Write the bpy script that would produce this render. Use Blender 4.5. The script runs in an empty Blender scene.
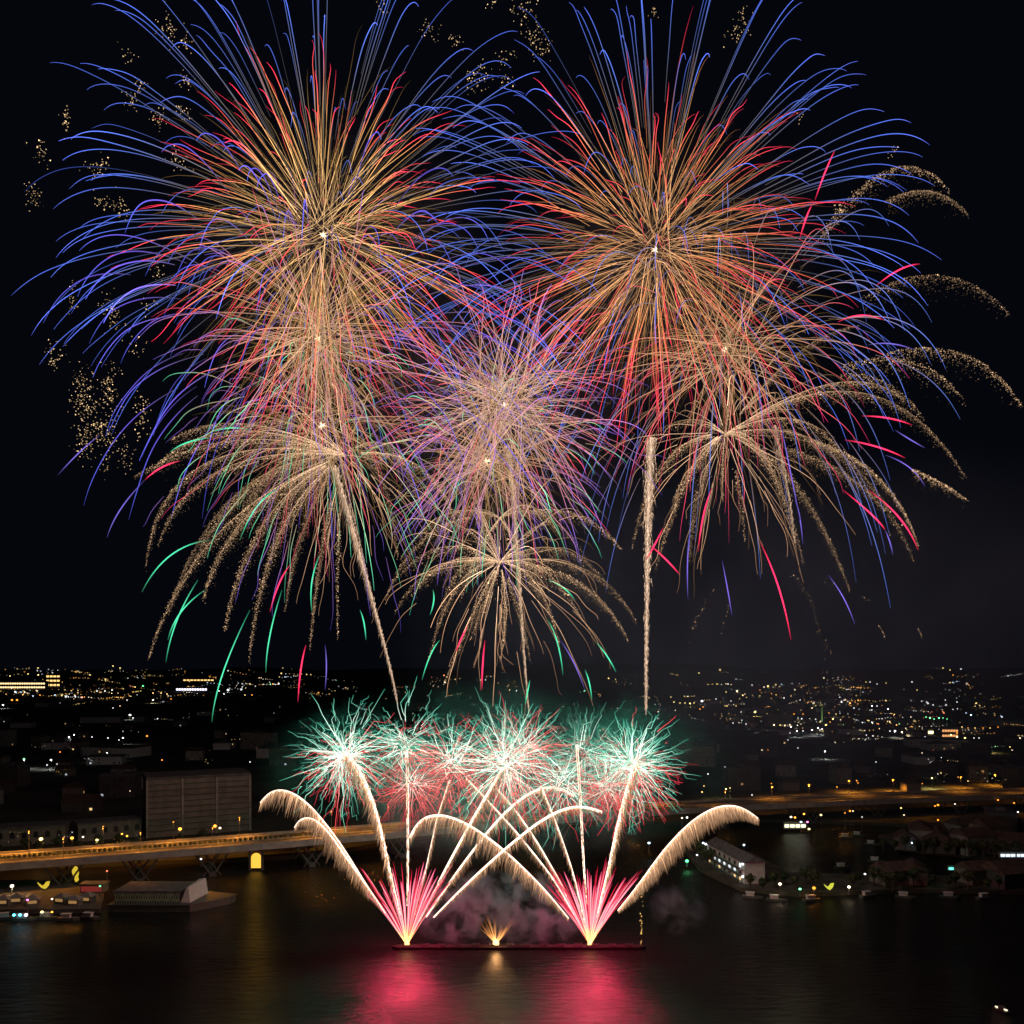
import bpy, math, random
import numpy as np
from mathutils import Vector, Matrix

# ------------------------------------------------------------------ camera, world, exposure
scene = bpy.context.scene
C = scene.collection
F = 900.0            # focal length in pixels of the 1024 px picture
HOR = 668.0          # row of the horizon
H = 90.0             # camera height over the river
cam_d = bpy.data.cameras.new('camera')
cam = bpy.data.objects.new('camera', cam_d); C.objects.link(cam)
cam.location = (0, 0, H); cam.rotation_euler = (math.radians(90), 0, 0)
cam_d.sensor_width = 36.0; cam_d.lens = 36.0 * F / 1024.0
cam_d.shift_y = (HOR - 512.0) / 1024.0
cam_d.clip_start = 1.0; cam_d.clip_end = 60000.0
scene.camera = cam

w = bpy.data.worlds.new('World'); scene.world = w; w.use_nodes = True
nt = w.node_tree; bg = nt.nodes['Background']
# moonless night: only a faint navy air glow
bg.inputs[0].default_value = (0.30, 0.42, 0.80, 1); bg.inputs[1].default_value = 0.0045

scene.view_settings.view_transform = 'Standard'
scene.view_settings.look = 'None'
scene.view_settings.exposure = 0.0
scene.view_settings.gamma = 1.0
scene.view_settings.use_curve_mapping = False
cy = scene.cycles
cy.use_denoising = True
cy.max_bounces = 5; cy.diffuse_bounces = 1; cy.glossy_bounces = 2
cy.volume_bounces = 0; cy.transparent_max_bounces = 8
cy.sample_clamp_indirect = 3.0; cy.sample_clamp_direct = 0.0
cy.volume_step_rate = 1.5; cy.volume_max_steps = 96
cy.caustics_reflective = False; cy.caustics_refractive = False

rng = np.random.default_rng(7)
random.seed(7)

def W(px, py, Y):
    """the point in the air at distance Y seen at pixel px, py"""
    return np.array([(px - 512.0) * Y / F, Y, H - (py - HOR) * Y / F])
def G(px, py, z=0.0):
    """the point at height z seen at pixel px, py"""
    Y = F * (H - z) / (py - HOR)
    return np.array([(px - 512.0) * Y / F, Y, z])

# ------------------------------------------------------------------ materials
def mat(name, col, rough=0.7, noise=0.25, scale=0.6, metal=0.0, bump=0.0):
    m = bpy.data.materials.new(name); m.use_nodes = True
    t = m.node_tree; b = t.nodes['Principled BSDF']
    b.inputs['Roughness'].default_value = rough; b.inputs['Metallic'].default_value = metal
    n = t.nodes.new('ShaderNodeTexNoise'); n.inputs['Scale'].default_value = scale; n.inputs['Detail'].default_value = 6
    tc = t.nodes.new('ShaderNodeTexCoord'); t.links.new(tc.outputs['Object'], n.inputs['Vector'])
    r = t.nodes.new('ShaderNodeValToRGB')
    a = [c * (1 - noise) for c in col]; c2 = [min(1, c * (1 + noise)) for c in col]
    r.color_ramp.elements[0].color = (*a, 1); r.color_ramp.elements[1].color = (*c2, 1)
    r.color_ramp.elements[0].position = 0.35; r.color_ramp.elements[1].position = 0.65
    t.links.new(n.outputs[0], r.inputs[0]); t.links.new(r.outputs[0], b.inputs['Base Color'])
    if bump:
        bp = t.nodes.new('ShaderNodeBump'); bp.inputs['Strength'].default_value = bump
        t.links.new(n.outputs[0], bp.inputs['Height']); t.links.new(bp.outputs[0], b.inputs['Normal'])
    return m
def glow(name, col, strength, sampling='AUTO'):
    m = bpy.data.materials.new(name); m.use_nodes = True
    t = m.node_tree; t.nodes.clear()
    e = t.nodes.new('ShaderNodeEmission'); o = t.nodes.new('ShaderNodeOutputMaterial')
    e.inputs[0].default_value = (*col, 1); e.inputs[1].default_value = strength
    # lamps and windows flicker a little from pane to pane
    t.links.new(e.outputs[0], o.inputs[0])
    m.cycles.emission_sampling = sampling
    return m
def spark_mat(name, sampling):
    m = bpy.data.materials.new(name); m.use_nodes = True
    t = m.node_tree; t.nodes.clear()
    e = t.nodes.new('ShaderNodeEmission'); o = t.nodes.new('ShaderNodeOutputMaterial')
    a = t.nodes.new('ShaderNodeAttribute'); a.attribute_name = 'spark_tint'
    t.links.new(a.outputs['Color'], e.inputs[0]); t.links.new(e.outputs[0], o.inputs[0])
    m.cycles.emission_sampling = sampling
    return m
SPARK = spark_mat('burning_spark', 'NONE')
SPARK_LIT = spark_mat('burning_jet', 'FRONT_BACK')

CONC = mat('concrete', (0.30, 0.29, 0.27), 0.85, 0.2, 0.3)
CONC_D = mat('dark_concrete', (0.10, 0.098, 0.095), 0.85, 0.2, 0.3)
ASPH = mat('asphalt', (0.11, 0.105, 0.10), 0.8, 0.35, 0.25)
GRASSY = mat('ground_dark', (0.05, 0.055, 0.04), 0.95, 0.5, 0.02)
ROOF = mat('roof_tile', (0.10, 0.07, 0.06), 0.8, 0.35, 0.5)
ROOF_G = mat('roof_grey', (0.13, 0.13, 0.14), 0.7, 0.3, 0.5)
SLABW = mat('brown_panels', (0.19, 0.17, 0.15), 0.85, 0.2, 0.2)
PLASTER = mat('plaster', (0.22, 0.20, 0.17), 0.85, 0.2, 0.3)
WHITE = mat('white_wall', (0.65, 0.66, 0.66), 0.7, 0.1, 0.6)
METAL = mat('painted_metal', (0.20, 0.21, 0.22), 0.45, 0.1, 2.0, 0.6)
BARK = mat('bark', (0.09, 0.07, 0.05), 0.95, 0.4, 3.0)
LEAF = mat('foliage', (0.06, 0.085, 0.035), 0.8, 0.5, 0.8)
HULL = mat('hull_paint', (0.07, 0.085, 0.075), 0.5, 0.15, 0.5)
BLACKP = mat('blackened_steel', (0.008, 0.007, 0.007), 1.0, 0.4, 0.8)
DARK = mat('dark_opening', (0.03, 0.03, 0.035), 0.4, 0.2, 1.0)
LATT = mat('lattice_green', (0.4, 0.55, 0.4), 0.6, 0.2, 0.5)
SAND = mat('bank_stone', (0.07, 0.068, 0.055), 0.95, 0.4, 0.15)

# ------------------------------------------------------------------ mesh helpers
def tag(o, label=None, cat=None, group=None, kind=None):
    if label: o['label'] = label
    if cat: o['category'] = cat
    if group: o['group'] = group
    if kind: o['kind'] = kind
    return o
def empty(name, loc, label, cat, group=None, rz=0.0):
    o = bpy.data.objects.new(name, None); C.objects.link(o)
    o.location = tuple(float(x) for x in loc); o.rotation_euler = (0, 0, rz)
    return tag(o, label, cat, group)
def link(name, me, m, parent=None, loc=None):
    o = bpy.data.objects.new(name, me); C.objects.link(o)
    if m is not None and not me.materials: me.materials.append(m)
    if parent is not None: o.parent = parent
    if loc is not None: o.location = tuple(float(x) for x in loc)
    return o
class MB:
    """collects boxes, prisms, bars and discs into one mesh"""
    def __init__(s): s.v = []; s.f = []
    def box(s, x0, x1, y0, y1, z0, z1):
        b = len(s.v)
        s.v += [(x0,y0,z0),(x1,y0,z0),(x1,y1,z0),(x0,y1,z0),(x0,y0,z1),(x1,y0,z1),(x1,y1,z1),(x0,y1,z1)]
        s.f += [tuple(b+i for i in q) for q in ((3,2,1,0),(4,5,6,7),(0,1,5,4),(1,2,6,5),(2,3,7,6),(3,0,4,7))]
        return s
    def prism(s, poly, z0, z1):
        b = len(s.v); n = len(poly)
        s.v += [(p[0], p[1], z0) for p in poly] + [(p[0], p[1], z1) for p in poly]
        s.f.append(tuple(b + i for i in reversed(range(n)))); s.f.append(tuple(b + n + i for i in range(n)))
        for i in range(n):
            j = (i + 1) % n; s.f.append((b+i, b+j, b+n+j, b+n+i))
        return s
    def gable(s, x0, x1, y0, y1, z0, h, over=0.4):
        x0 -= over; x1 += over; y0 -= over; y1 += over; ym = (y0 + y1) / 2; b = len(s.v)
        s.v += [(x0,y0,z0),(x1,y0,z0),(x1,y1,z0),(x0,y1,z0),(x0,ym,z0+h),(x1,ym,z0+h)]
        s.f += [tuple(b+i for i in q) for q in ((3,2,1,0),(0,1,5,4),(2,3,4,5),(1,2,5),(3,0,4))]
        return s
    def bar(s, a, c, r, n=5, r2=None):
        a = Vector(a); c = Vector(c); d = (c - a); r2 = r if r2 is None else r2
        if d.length < 1e-6: return s
        d.normalize(); u = d.orthogonal().normalized(); q = d.cross(u); b = len(s.v)
        for p, rr in ((a, r), (c, r2)):
            for i in range(n):
                t = 2 * math.pi * i / n
                s.v.append(tuple(p + u * math.cos(t) * rr + q * math.sin(t) * rr))
        for i in range(n):
            j = (i + 1) % n; s.f.append((b+i, b+j, b+n+j, b+n+i))
        s.f.append(tuple(b + i for i in reversed(range(n)))); s.f.append(tuple(b + n + i for i in range(n)))
        return s
    def ball(s, c, r, sz=1.0, nu=8, nv=5):
        b = len(s.v)
        s.v.append((c[0], c[1], c[2] - r * sz))
        for j in range(1, nv):
            ph = -math.pi / 2 + math.pi * j / nv
            for i in range(nu):
                t = 2 * math.pi * i / nu
                s.v.append((c[0] + r*math.cos(ph)*math.cos(t), c[1] + r*math.cos(ph)*math.sin(t), c[2] + r*sz*math.sin(ph)))
        s.v.append((c[0], c[1], c[2] + r * sz)); top = len(s.v) - 1
        for i in range(nu):
            k = (i + 1) % nu
            s.f.append((b, b+1+k, b+1+i))
            for j in range(nv - 2):
                s.f.append((b+1+j*nu+i, b+1+j*nu+k, b+1+(j+1)*nu+k, b+1+(j+1)*nu+i))
            s.f.append((b+1+(nv-2)*nu+i, b+1+(nv-2)*nu+k, top))
        return s
    def mesh(s, name):
        me = bpy.data.meshes.new(name); me.from_pydata([tuple(map(float, p)) for p in s.v], [], s.f); me.update(); return me
    def build(s, name, m, parent=None, loc=None): return link(name, s.mesh(name), m, parent, loc)

class Sparks:
    """collects glowing strands and grains with a colour per vertex; coordinates are metres in the world"""
    def __init__(s): s.V = []; s.T = []; s.Cc = []; s.n = 0
    def strands(s, P, R, K):
        """P: T x N x 3 points, R: T x N radii, K: T x N x 3 colours; three-sided tubes"""
        P = np.asarray(P, float); R = np.asarray(R, float); K = np.asarray(K, float)
        T, N = P.shape[:2]
        d = np.gradient(P, axis=1); d /= np.linalg.norm(d, axis=2, keepdims=True) + 1e-9
        u = np.cross(d, np.array([0.13, 1.0, 0.21])); u /= np.linalg.norm(u, axis=2, keepdims=True) + 1e-9
        q = np.cross(d, u)
        ring = np.stack([P + R[..., None] * (u * math.cos(a) + q * math.sin(a)) for a in (0.5, 0.5 + 2.0944, 0.5 + 4.1888)], axis=2)
        idx = s.n + np.arange(T * N * 3).reshape(T, N, 3)
        a = idx[:, :-1, :]; b = idx[:, 1:, :]; a2 = np.roll(a, -1, axis=2); b2 = np.roll(b, -1, axis=2)
        tri = np.concatenate([np.stack([a, a2, b2], -1).reshape(-1, 3), np.stack([a, b2, b], -1).reshape(-1, 3)])
        s.V.append(ring.reshape(-1, 3)); s.T.append(tri)
        s.Cc.append(np.repeat(K[:, :, None, :], 3, axis=2).reshape(-1, 3)); s.n += T * N * 3
        return s
    def grains(s, P, r, K):
        """tetrahedra at P (M x 3) of radius r (M) and colour K (M x 3)"""
        P = np.asarray(P, float); M = len(P)
        if M == 0: return s
        base = np.array([[1,1,1],[1,-1,-1],[-1,1,-1],[-1,-1,1]]) / 1.2
        v = P[:, None, :] + base[None] * np.asarray(r, float)[:, None, None] * rng.uniform(0.6, 1.3, (M, 4, 1))
        idx = s.n + np.arange(M * 4).reshape(M, 4)
        s.T.append(np.concatenate([idx[:, q] for q in ([0,1,2],[0,3,1],[0,2,3],[1,3,2])]))
        s.V.append(v.reshape(-1, 3)); s.Cc.append(np.repeat(np.asarray(K, float)[:, None, :], 4, axis=1).reshape(-1, 3)); s.n += M * 4
        return s
    def build(s, name, parent, origin, m=None):
        V = np.concatenate(s.V) - np.asarray(origin)[None]; T = np.concatenate(s.T); K = np.concatenate(s.Cc)
        me = bpy.data.meshes.new(name)
        me.vertices.add(len(V)); me.vertices.foreach_set('co', V.astype(np.float32).ravel())
        me.loops.add(len(T) * 3); me.loops.foreach_set('vertex_index', T.astype(np.int32).ravel())
        me.polygons.add(len(T)); me.polygons.foreach_set('loop_start', np.arange(0, len(T) * 3, 3, dtype=np.int32))
        me.update(calc_edges=True)
        at = me.attributes.new('spark_tint', 'FLOAT_COLOR', 'POINT')
        at.data.foreach_set('color', np.concatenate([K, np.ones((len(K), 1))], 1).astype(np.float32).ravel())
        return link(name, me, m or SPARK, parent)

def grad(s, stops):
    """colour along s (any shape) from [(pos, (r,g,b)), ...]"""
    x = [p for p, _ in stops]; c = np.array([k for _, k in stops], float)
    return np.stack([np.interp(s, x, c[:, i]) for i in range(3)], axis=-1)
def sphere_dirs(n, jitter=0.5):
    i = np.arange(n) + 0.5; ph = np.arccos(1 - 2 * i / n); th = np.pi * (1 + 5 ** 0.5) * i
    d = np.stack([np.cos(th) * np.sin(ph), np.sin(th) * np.sin(ph), np.cos(ph)], -1)
    d += rng.normal(0, jitter / math.sqrt(n), d.shape) * 2
    return d / np.linalg.norm(d, axis=1, keepdims=True)
def wobble(T, N, amp, modes=3):
    s = np.linspace(0, 1, N)[None, :, None]; out = np.zeros((T, N, 3))
    for k in range(1, modes + 1):
        out += rng.normal(0, amp / k, (T, 1, 3)) * np.sin(np.pi * (k * 1.3 * s + rng.uniform(0, 2, (T, 1, 3)))) * s
    return out

# ------------------------------------------------------------------ water and land
wm = bpy.data.materials.new('river_water'); wm.use_nodes = True
t = wm.node_tree; b = t.nodes['Principled BSDF']
b.inputs['Base Color'].default_value = (0.012, 0.012, 0.012, 1); b.inputs['Roughness'].default_value = 0.06
b.inputs['IOR'].default_value = 1.33
tc = t.nodes.new('ShaderNodeTexCoord')
mp = t.nodes.new('ShaderNodeMapping'); mp.inputs['Scale'].default_value = (0.6, 1.7, 1.0)
n1 = t.nodes.new('ShaderNodeTexNoise'); n1.inputs['Scale'].default_value = 0.26; n1.inputs['Detail'].default_value = 8; n1.inputs['Roughness'].default_value = 0.68
n2 = t.nodes.new('ShaderNodeTexNoise'); n2.inputs['Scale'].default_value = 0.03; n2.inputs['Detail'].default_value = 3
mul = t.nodes.new('ShaderNodeMath'); mul.operation = 'MULTIPLY'
bp = t.nodes.new('ShaderNodeBump'); bp.inputs['Strength'].default_value = 1.0; bp.inputs['Distance'].default_value = 1.35
t.links.new(tc.outputs['Object'], mp.inputs[0]); t.links.new(mp.outputs[0], n1.inputs['Vector']); t.links.new(tc.outputs['Object'], n2.inputs['Vector'])
t.links.new(n1.outputs[0], mul.inputs[0]); t.links.new(n2.outputs[0], mul.inputs[1])
t.links.new(mul.outputs[0], bp.inputs['Height']); t.links.new(bp.outputs[0], b.inputs['Normal'])
mb = MB(); mb.v = [(-3000, -200, 0), (3000, -200, 0), (3000, 1500, 0), (-3000, 1500, 0)]; mb.f = [(0, 1, 2, 3)]
tag(mb.build('water', wm), kind='structure')

def land(name, poly, z, m, bottom=-2.0):
    o = MB().prism([tuple(p[:2]) for p in poly], bottom, z).build(name, m); return tag(o, kind='structure')
far = [G(-900, 868), G(60, 868), G(250, 862), G(330, 856), G(400, 842), G(520, 828), G(640, 822), G(760, 822), G(880, 826), G(1024, 834), G(1900, 846)]
land('city_ground', [tuple(p) for p in far] + [(30000, 2500), (30000, 45000), (-30000, 45000), (-30000, 2500)], 2.0, GRASSY)
land('quay', [G(-500, 918), G(100, 913), G(104, 898), G(60, 884), G(-500, 884)], 1.6, CONC_D)
land('spit', [G(684, 852), G(700, 872), G(742, 892), G(800, 897), G(900, 893), G(1300, 897), G(1300, 880), G(900, 879), G(790, 876), G(756, 858), G(715, 843)], 1.6, SAND)
land('islet', [G(878, 838), G(905, 852), G(960, 858), G(1100, 868), G(1400, 868), G(1400, 836), G(1020, 834), G(930, 832)], 1.8, SAND)
# low hills along the horizon
hm = MB(); hv = []
xs = np.linspace(-26000, 26000, 120)
hh = 90 + 60 * np.sin(xs / 3100.0 + 1) + 40 * np.sin(xs / 1300.0) + 25 * np.sin(xs / 510.0)
for x, h in zip(xs, hh):
    hv += [(x, 17000, 0), (x, 19000, max(30, h)), (x, 23000, 0)]
hm.v = hv
for i in range(len(xs) - 1):
    a = i * 3; hm.f += [(a, a+3, a+4, a+1), (a+1, a+4, a+5, a+2)]
tag(hm.build('hills', GRASSY), kind='structure')

# ------------------------------------------------------------------ bridge
ZB = 12.0
near = [G(-700, 915, ZB), G(-250, 884, ZB), G(0, 866, ZB), G(256, 846, ZB), G(512, 824, ZB), G(640, 812, ZB), G(800, 804, ZB), G(1024, 795, ZB), G(1700, 778, ZB)]
near = np.array(near)
def smooth(pts, n):
    d = np.r_[0, np.cumsum(np.linalg.norm(np.diff(pts, axis=0), axis=1))]
    s = np.linspace(0, d[-1], n); out = np.stack([np.interp(s, d, pts[:, i]) for i in range(3)], -1)
    for _ in range(14): out[1:-1] = (out[:-2] + out[1:-1] * 2 + out[2:]) / 4
    return out
ctr = smooth(near, 90)
tan = np.gradient(ctr, axis=0); tan /= np.linalg.norm(tan, axis=1, keepdims=True)
nrm = np.stack([-tan[:, 1], tan[:, 0], np.zeros(len(tan))], -1)   # away from the camera
def ribbon(name, a, b_, z0, z1, m, parent):
    """a band along the bridge between offsets a and b_ from its near edge, from height z0 to z1"""
    r = MB(); n = len(ctr)
    for i in range(n):
        for off, z in ((a, z0), (b_, z0), (b_, z1), (a, z1)):
            p = ctr[i] + nrm[i] * off; r.v.append((p[0], p[1], z))
    for i in range(n - 1):
        for k in range(4):
            j = (k + 1) % 4; r.f.append((i*4+k, i*4+j, (i+1)*4+j, (i+1)*4+k))
    r.f += [(3, 2, 1, 0), ((n-1)*4, (n-1)*4+1, (n-1)*4+2, (n-1)*4+3)]
    return r.build(name, m, parent)
WB = 25.0
bridge = empty('road_bridge', (0, 0, 0), 'long concrete road bridge over the river, its deck lit orange', 'bridge')
ribbon('deck', 0, WB, ZB - 1.6, ZB, CONC, bridge)
ribbon('roadway', 2.2, WB - 2.2, ZB + 0.004, ZB + 0.03, ASPH, bridge)
ribbon('parapet', -0.35, 0.0, ZB - 2.0, ZB + 1.0, CONC, bridge)
ribbon('parapet', WB, WB + 0.35, ZB - 2.0, ZB + 1.0, CONC, bridge)
ribbon('median', WB/2 - 0.6, WB/2 + 0.6, ZB + 0.034, ZB + 0.35, CONC, bridge)
for off in (WB*0.27, WB*0.73):
    MBm = ribbon('lane_line', off - 0.12, off + 0.12, ZB + 0.034, ZB + 0.04, WHITE, bridge)
def at_px(px):
    """index along the bridge nearest to column px of the picture"""
    q = 512 + F * ctr[:, 0] / ctr[:, 1]; return int(np.argmin(abs(q - px)))
for px in (-60, 45, 135, 225, 315, 400, 480, 560, 640, 725, 810, 890, 965, 1040):
    i = at_px(px); c = ctr[i]; tt = tan[i]; nn = nrm[i]
    p = MB()
    for off in (3.0, WB - 3.0):
        base = c + nn * off
        for sgn in (-1, 1):
            top = base + tt * 7.5 * sgn
            p.bar((base[0], base[1], -0.5), (top[0], top[1], ZB - 1.7), 0.42, 6)
            top2 = base - tt * 4.0 * sgn
            foot = base + tt * 4.0 * sgn
            p.bar((foot[0], foot[1], -0.5), (top2[0], top2[1], ZB - 1.7), 0.25, 5)
    a = c + nn * 1.5; d = c + nn * (WB - 1.5)
    p.bar((a[0], a[1], 0.2), (d[0], d[1], 0.2), 1.6, 8)
    p.build('pier', CONC_D, bridge)

# ------------------------------------------------------------------ street lamps (poles with a burning head)
LIGHT_COL = {'sodium': (1.0, 0.34, 0.035), 'yellow': (1.0, 0.72, 0.22), 'white': (0.95, 0.97, 1.0), 'cold': (0.55, 0.75, 1.0),
             'green': (0.15, 1.0, 0.35), 'cyan': (0.1, 0.75, 1.0), 'pink': (1.0, 0.15, 0.5), 'warm': (1.0, 0.8, 0.5), 'red': (1.0, 0.15, 0.08)}
LM = {k: glow('lamp_glow_' + k, v, 2.6) for k, v in LIGHT_COL.items()}
LM2 = {k: glow('bright_lamp_glow_' + k, v, 5.5) for k, v in LIGHT_COL.items()}
lamp_mesh = {}
def lamp(p, r, col, label, group, height=8.0, bright=False, light=0.0, name='street_lamp', arm=None):
    """p: the point of the lamp head; stands on the ground height below"""
    e = empty(name, (p[0], p[1], p[2] - height), label, 'lamp', group)
    k = ('pole', height, round(r, 1))
    if k not in lamp_mesh:
        m_ = MB().bar((0, 0, 0), (0, 0, height - r), 0.14, 6, 0.08).box(-0.3, 0.3, -0.3, 0.3, 0, 0.25); me = m_.mesh('pole'); me.materials.append(METAL); lamp_mesh[k] = me
    link('pole', lamp_mesh[k], METAL, e)
    k = ('head', round(r, 1), col, bright)
    if k not in lamp_mesh:
        me = MB().ball((0, 0, 0), max(r, 0.25), 0.75).mesh('lamp_head'); me.materials.append((LM2 if bright else LM)[col]); lamp_mesh[k] = me
    link('lamp_head', lamp_mesh[k], None, e, (0, 0, height))
    if light:
        l = bpy.data.lights.new('lamp_light', 'SPOT'); l.energy = light; l.color = LIGHT_COL[col]; l.shadow_soft_size = 0.4
        l.spot_size = math.radians(160); l.spot_blend = 0.6
        o = bpy.data.objects.new('lamp_light', l); C.objects.link(o); o.parent = e; o.location = (0, 0, height - max(r, .25) - 0.1)
    return e
# bridge lamps
q = 512 + F * ctr[:, 0] / ctr[:, 1]
for k, px in enumerate(list(range(-40, 400, 38)) + list(range(400, 1100, 48))):
    i = at_px(px); off = (1.2 if k % 2 else WB - 1.2); p = ctr[i] + nrm[i] * off
    z = ZB + 0.03 + 9
    lamp((p[0], p[1], z), 0.32, 'sodium', 'orange sodium lamp on a tall pole along the road bridge', 'sodium lamps along the bridge', 9.0, False, 14500 if px < 400 else 7000)
# shrubs along the median
def leaf_mesh(n, rx, rz, size, seed):
    r = np.random.default_rng(seed); m_ = MB()
    for _ in range(n):
        d = r.normal(size=3); d /= np.linalg.norm(d); rad = r.uniform(0.55, 1.0) * (0.8 + 0.35 * math.sin(d[0]*4 + seed) * math.cos(d[1]*5))
        c = np.array([d[0]*rx*rad, d[1]*rx*rad, d[2]*rz*rad]); u = r.normal(size=3); u /= np.linalg.norm(u); v = np.cross(u, d); v /= np.linalg.norm(v) + 1e-6
        s_ = size * r.uniform(0.5, 1.3); b_ = len(m_.v)
        m_.v += [tuple(c + u*s_), tuple(c + v*s_*0.7), tuple(c - u*s_), tuple(c - v*s_*0.7)]; m_.f.append((b_, b_+1, b_+2, b_+3))
    return m_
shrub_me = [leaf_mesh(160, 0.9, 0.75, 0.3, s_).mesh('median_shrub') for s_ in range(3)]
for me in shrub_me: me.materials.append(LEAF)
k = 0
for px in np.arange(-10, 330, 5.2):
    i = at_px(px); 
    # exact position between stations
    j = min(i, len(ctr) - 2); x0, x1 = q[j], q[j+1]; f_ = (px - x0) / (x1 - x0); c = ctr[j] * (1 - f_) + ctr[j+1] * f_
    p = c + nrm[j] * (WB / 2)
    o = link('median_shrub', shrub_me[k % 3], LEAF, None, (p[0], p[1], ZB + 0.9)); k += 1
    tag(o, 'small dark shrub in the row on the median of the orange lit bridge', 'shrub', 'shrubs on the bridge median')

# ------------------------------------------------------------------ buildings
def window_row(parent, x0, x1, n, z, hw, hh, y, lit, frac=0.5, seed=0):
    r = random.Random(seed)
    for i in range(n):
        x = x0 + (x1 - x0) * (i + 0.5) / n
        on = r.random() < frac
        wn = MB().box(x - hw, x + hw, y - 0.12, y - 0.02, z - hh, z + hh).build('window', lit if on else DARK, parent)
HWC = glow('house_window_glow_cool', (0.8, 0.9, 1.0), 0.5); HW = glow('house_window_glow', (1.0, 0.55, 0.2), 0.30); WIN_W = glow('window_glow_warm', (1.0, 0.66, 0.28), 1.0); WIN_C = glow('window_glow_cool', (0.85, 0.95, 1.0), 1.3)
FAC = glow('floodlit_facade_lights', (1.0, 0.62, 0.20), 1.6)

# large slab building by the bridge
p = G(147, 838, 2.0); p2 = G(250, 830, 2.0)
L = float(np.linalg.norm(p2 - p)); rz = math.atan2(p2[1] - p[1], p2[0] - p[0])
bl = empty('office_block', p, 'large blank slab building with ribbed facade in three bays behind the bridge', 'building', None, rz)
MB().box(0, L, 0, 26, 0, 30).build('wall', SLABW, bl)
MB().box(-0.5, L + 0.5, -0.6, 26.5, 30.003, 31.2).build('roof', CONC_D, bl)
for k in range(9):
    MB().box(0.4, L - 0.4, -0.45, -0.01, 3.0 + k * 3.0, 3.35 + k * 3.0).build('ledge', CONC_D, bl)
for k in range(4):
    x = 0.0 + (L) * k / 3.0
    MB().box(x - 0.5, x + 0.5, -0.9, -0.46, 0.0, 29.9).build('fin', CONC, bl)
# low arcaded buildings on the left bank
for (a, c, lab) in (((-30, 848), (65, 843), 'low pale building with arched openings at left edge of the bridge road'),
                    ((78, 842), (142, 836), 'low pale building with dark openings between the arcade and the slab block')):
    p = G(*a, 2.0); p2 = G(*c, 2.0); L = float(np.linalg.norm(p2 - p)); rz = math.atan2(p2[1] - p[1], p2[0] - p[0])
    e = empty('low_building', p, lab, 'building', None, rz)
    MB().box(0, L, 0, 14, 0, 8.5).build('wall', PLASTER, e)
    MB().box(-0.6, L + 0.6, -0.6, 14.6, 8.503, 9.2).build('roof', ROOF_G, e)
    n = int(L / 5)
    for i in range(n):
        x = L * (i + 0.5) / n
        m_ = MB().box(x - 1.1, x + 1.1, -0.12, -0.01, 3.5, 5.6)
        poly = [(x + 1.1 * math.cos(t_), 5.6 + 1.1 * math.sin(t_)) for t_ in np.linspace(0, math.pi, 8)]
        b_ = len(m_.v); m_.v += [(a_, -0.12, z_) for a_, z_ in poly]; m_.f.append(tuple(range(b_, b_ + 8)))
        m_.build('window', DARK, e)

# floating hall moored at the left quay
p = G(108, 912, 0); p2 = G(190, 912, 0); L = float(p2[0] - p[0])
e = empty('floating_hall', p, 'flat floating hall with green latticed wall and pale slanted bow moored by the quay', 'boat')
W_ = 20.0
MB().prism([(0, 0), (L, 0), (L + 11, W_ * 0.55), (L + 12, W_ * 0.8), (L, W_), (0, W_)], -0.8, 2.2).build('hull', HULL, e)
MB().prism([(-0.3, -0.3), (L, -0.3), (L + 11.5, W_ * 0.55), (L + 12.5, W_ * 0.8), (L, W_ + 0.3), (-0.3, W_ + .3)], 2.203, 2.7).build('deck_rim', HULL, e)
MB().box(1, L - 5, 3, W_ - 2, 2.703, 6.6).build('hall_wall', CONC_D, e)
MB().box(0.6, L - 4.6, 2.6, W_ - 1.6, 6.603, 7.0).build('hall_roof', ROOF_G, e)
lm = MB()
for i in range(26):
    x = 1 + (L - 6) * i / 26.0; dx = (L - 6) / 26.0
    lm.bar((x, 2.85, 2.9), (x + dx, 2.85, 6.4), 0.13, 4).bar((x + dx, 2.82, 2.9), (x, 2.82, 6.4), 0.13, 4)
lm.build('lattice', LATT, e)
m_ = MB(); m_.v = [(L-4.5, 3, 2.71), (L-1, 3, 2.71), (L+1, W_-3, 2.71), (L-4.5, W_-3, 2.71), (L-2.5, 3, 8.2), (L-1.6, 3, 8.6), (L, W_-3, 8.6), (L-2.5, W_-3, 8.2)]
m_.f = [(3,2,1,0),(4,5,6,7),(0,1,5,4),(1,2,6,5),(2,3,7,6),(3,0,4,7)]; m_.build('bow_screen', WHITE, e)

# white terrace building on the spit
p = G(744, 884, 1.6); p2 = G(707, 862, 1.6)
L = float(np.linalg.norm(p2 - p)); rz = math.atan2(p2[1] - p[1], p2[0] - p[0])
e = empty('terrace_building', p2, 'white riverside building with lit balconies and gabled end on the spit', 'building', None, rz + math.pi)
MB().box(0, L, 0, 9, 0, 8.6).build('wall', WHITE, e)
MB().gable(0, L, 0, 9, 8.603, 2.6, 0.7).build('roof', ROOF_G, e)
for k in range(3):
    MB().box(0.5, L - 0.5, -1.8, -0.02, 2.6 * k + 0.3, 2.6 * k + 0.5).build('balcony', CONC, e)
    MB().box(0.5, L - 0.5, -1.85, -1.81, 2.6 * k + 0.51, 2.6 * k + 1.4).build('railing', METAL, e)
    window_row(e, 1, L - 1, 7, 2.6 * k + 1.65, 0.9, 0.8, 0, WIN_C if k else WIN_W, 0.45, 3 + k)
for (a, z_) in ((0.0, 8.2), (L, 3.0), (L, 8.2)):
    MB().ball((a, -0.6, z_), 0.45).build('wall_lamp', LM2['white'], e)

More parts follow.
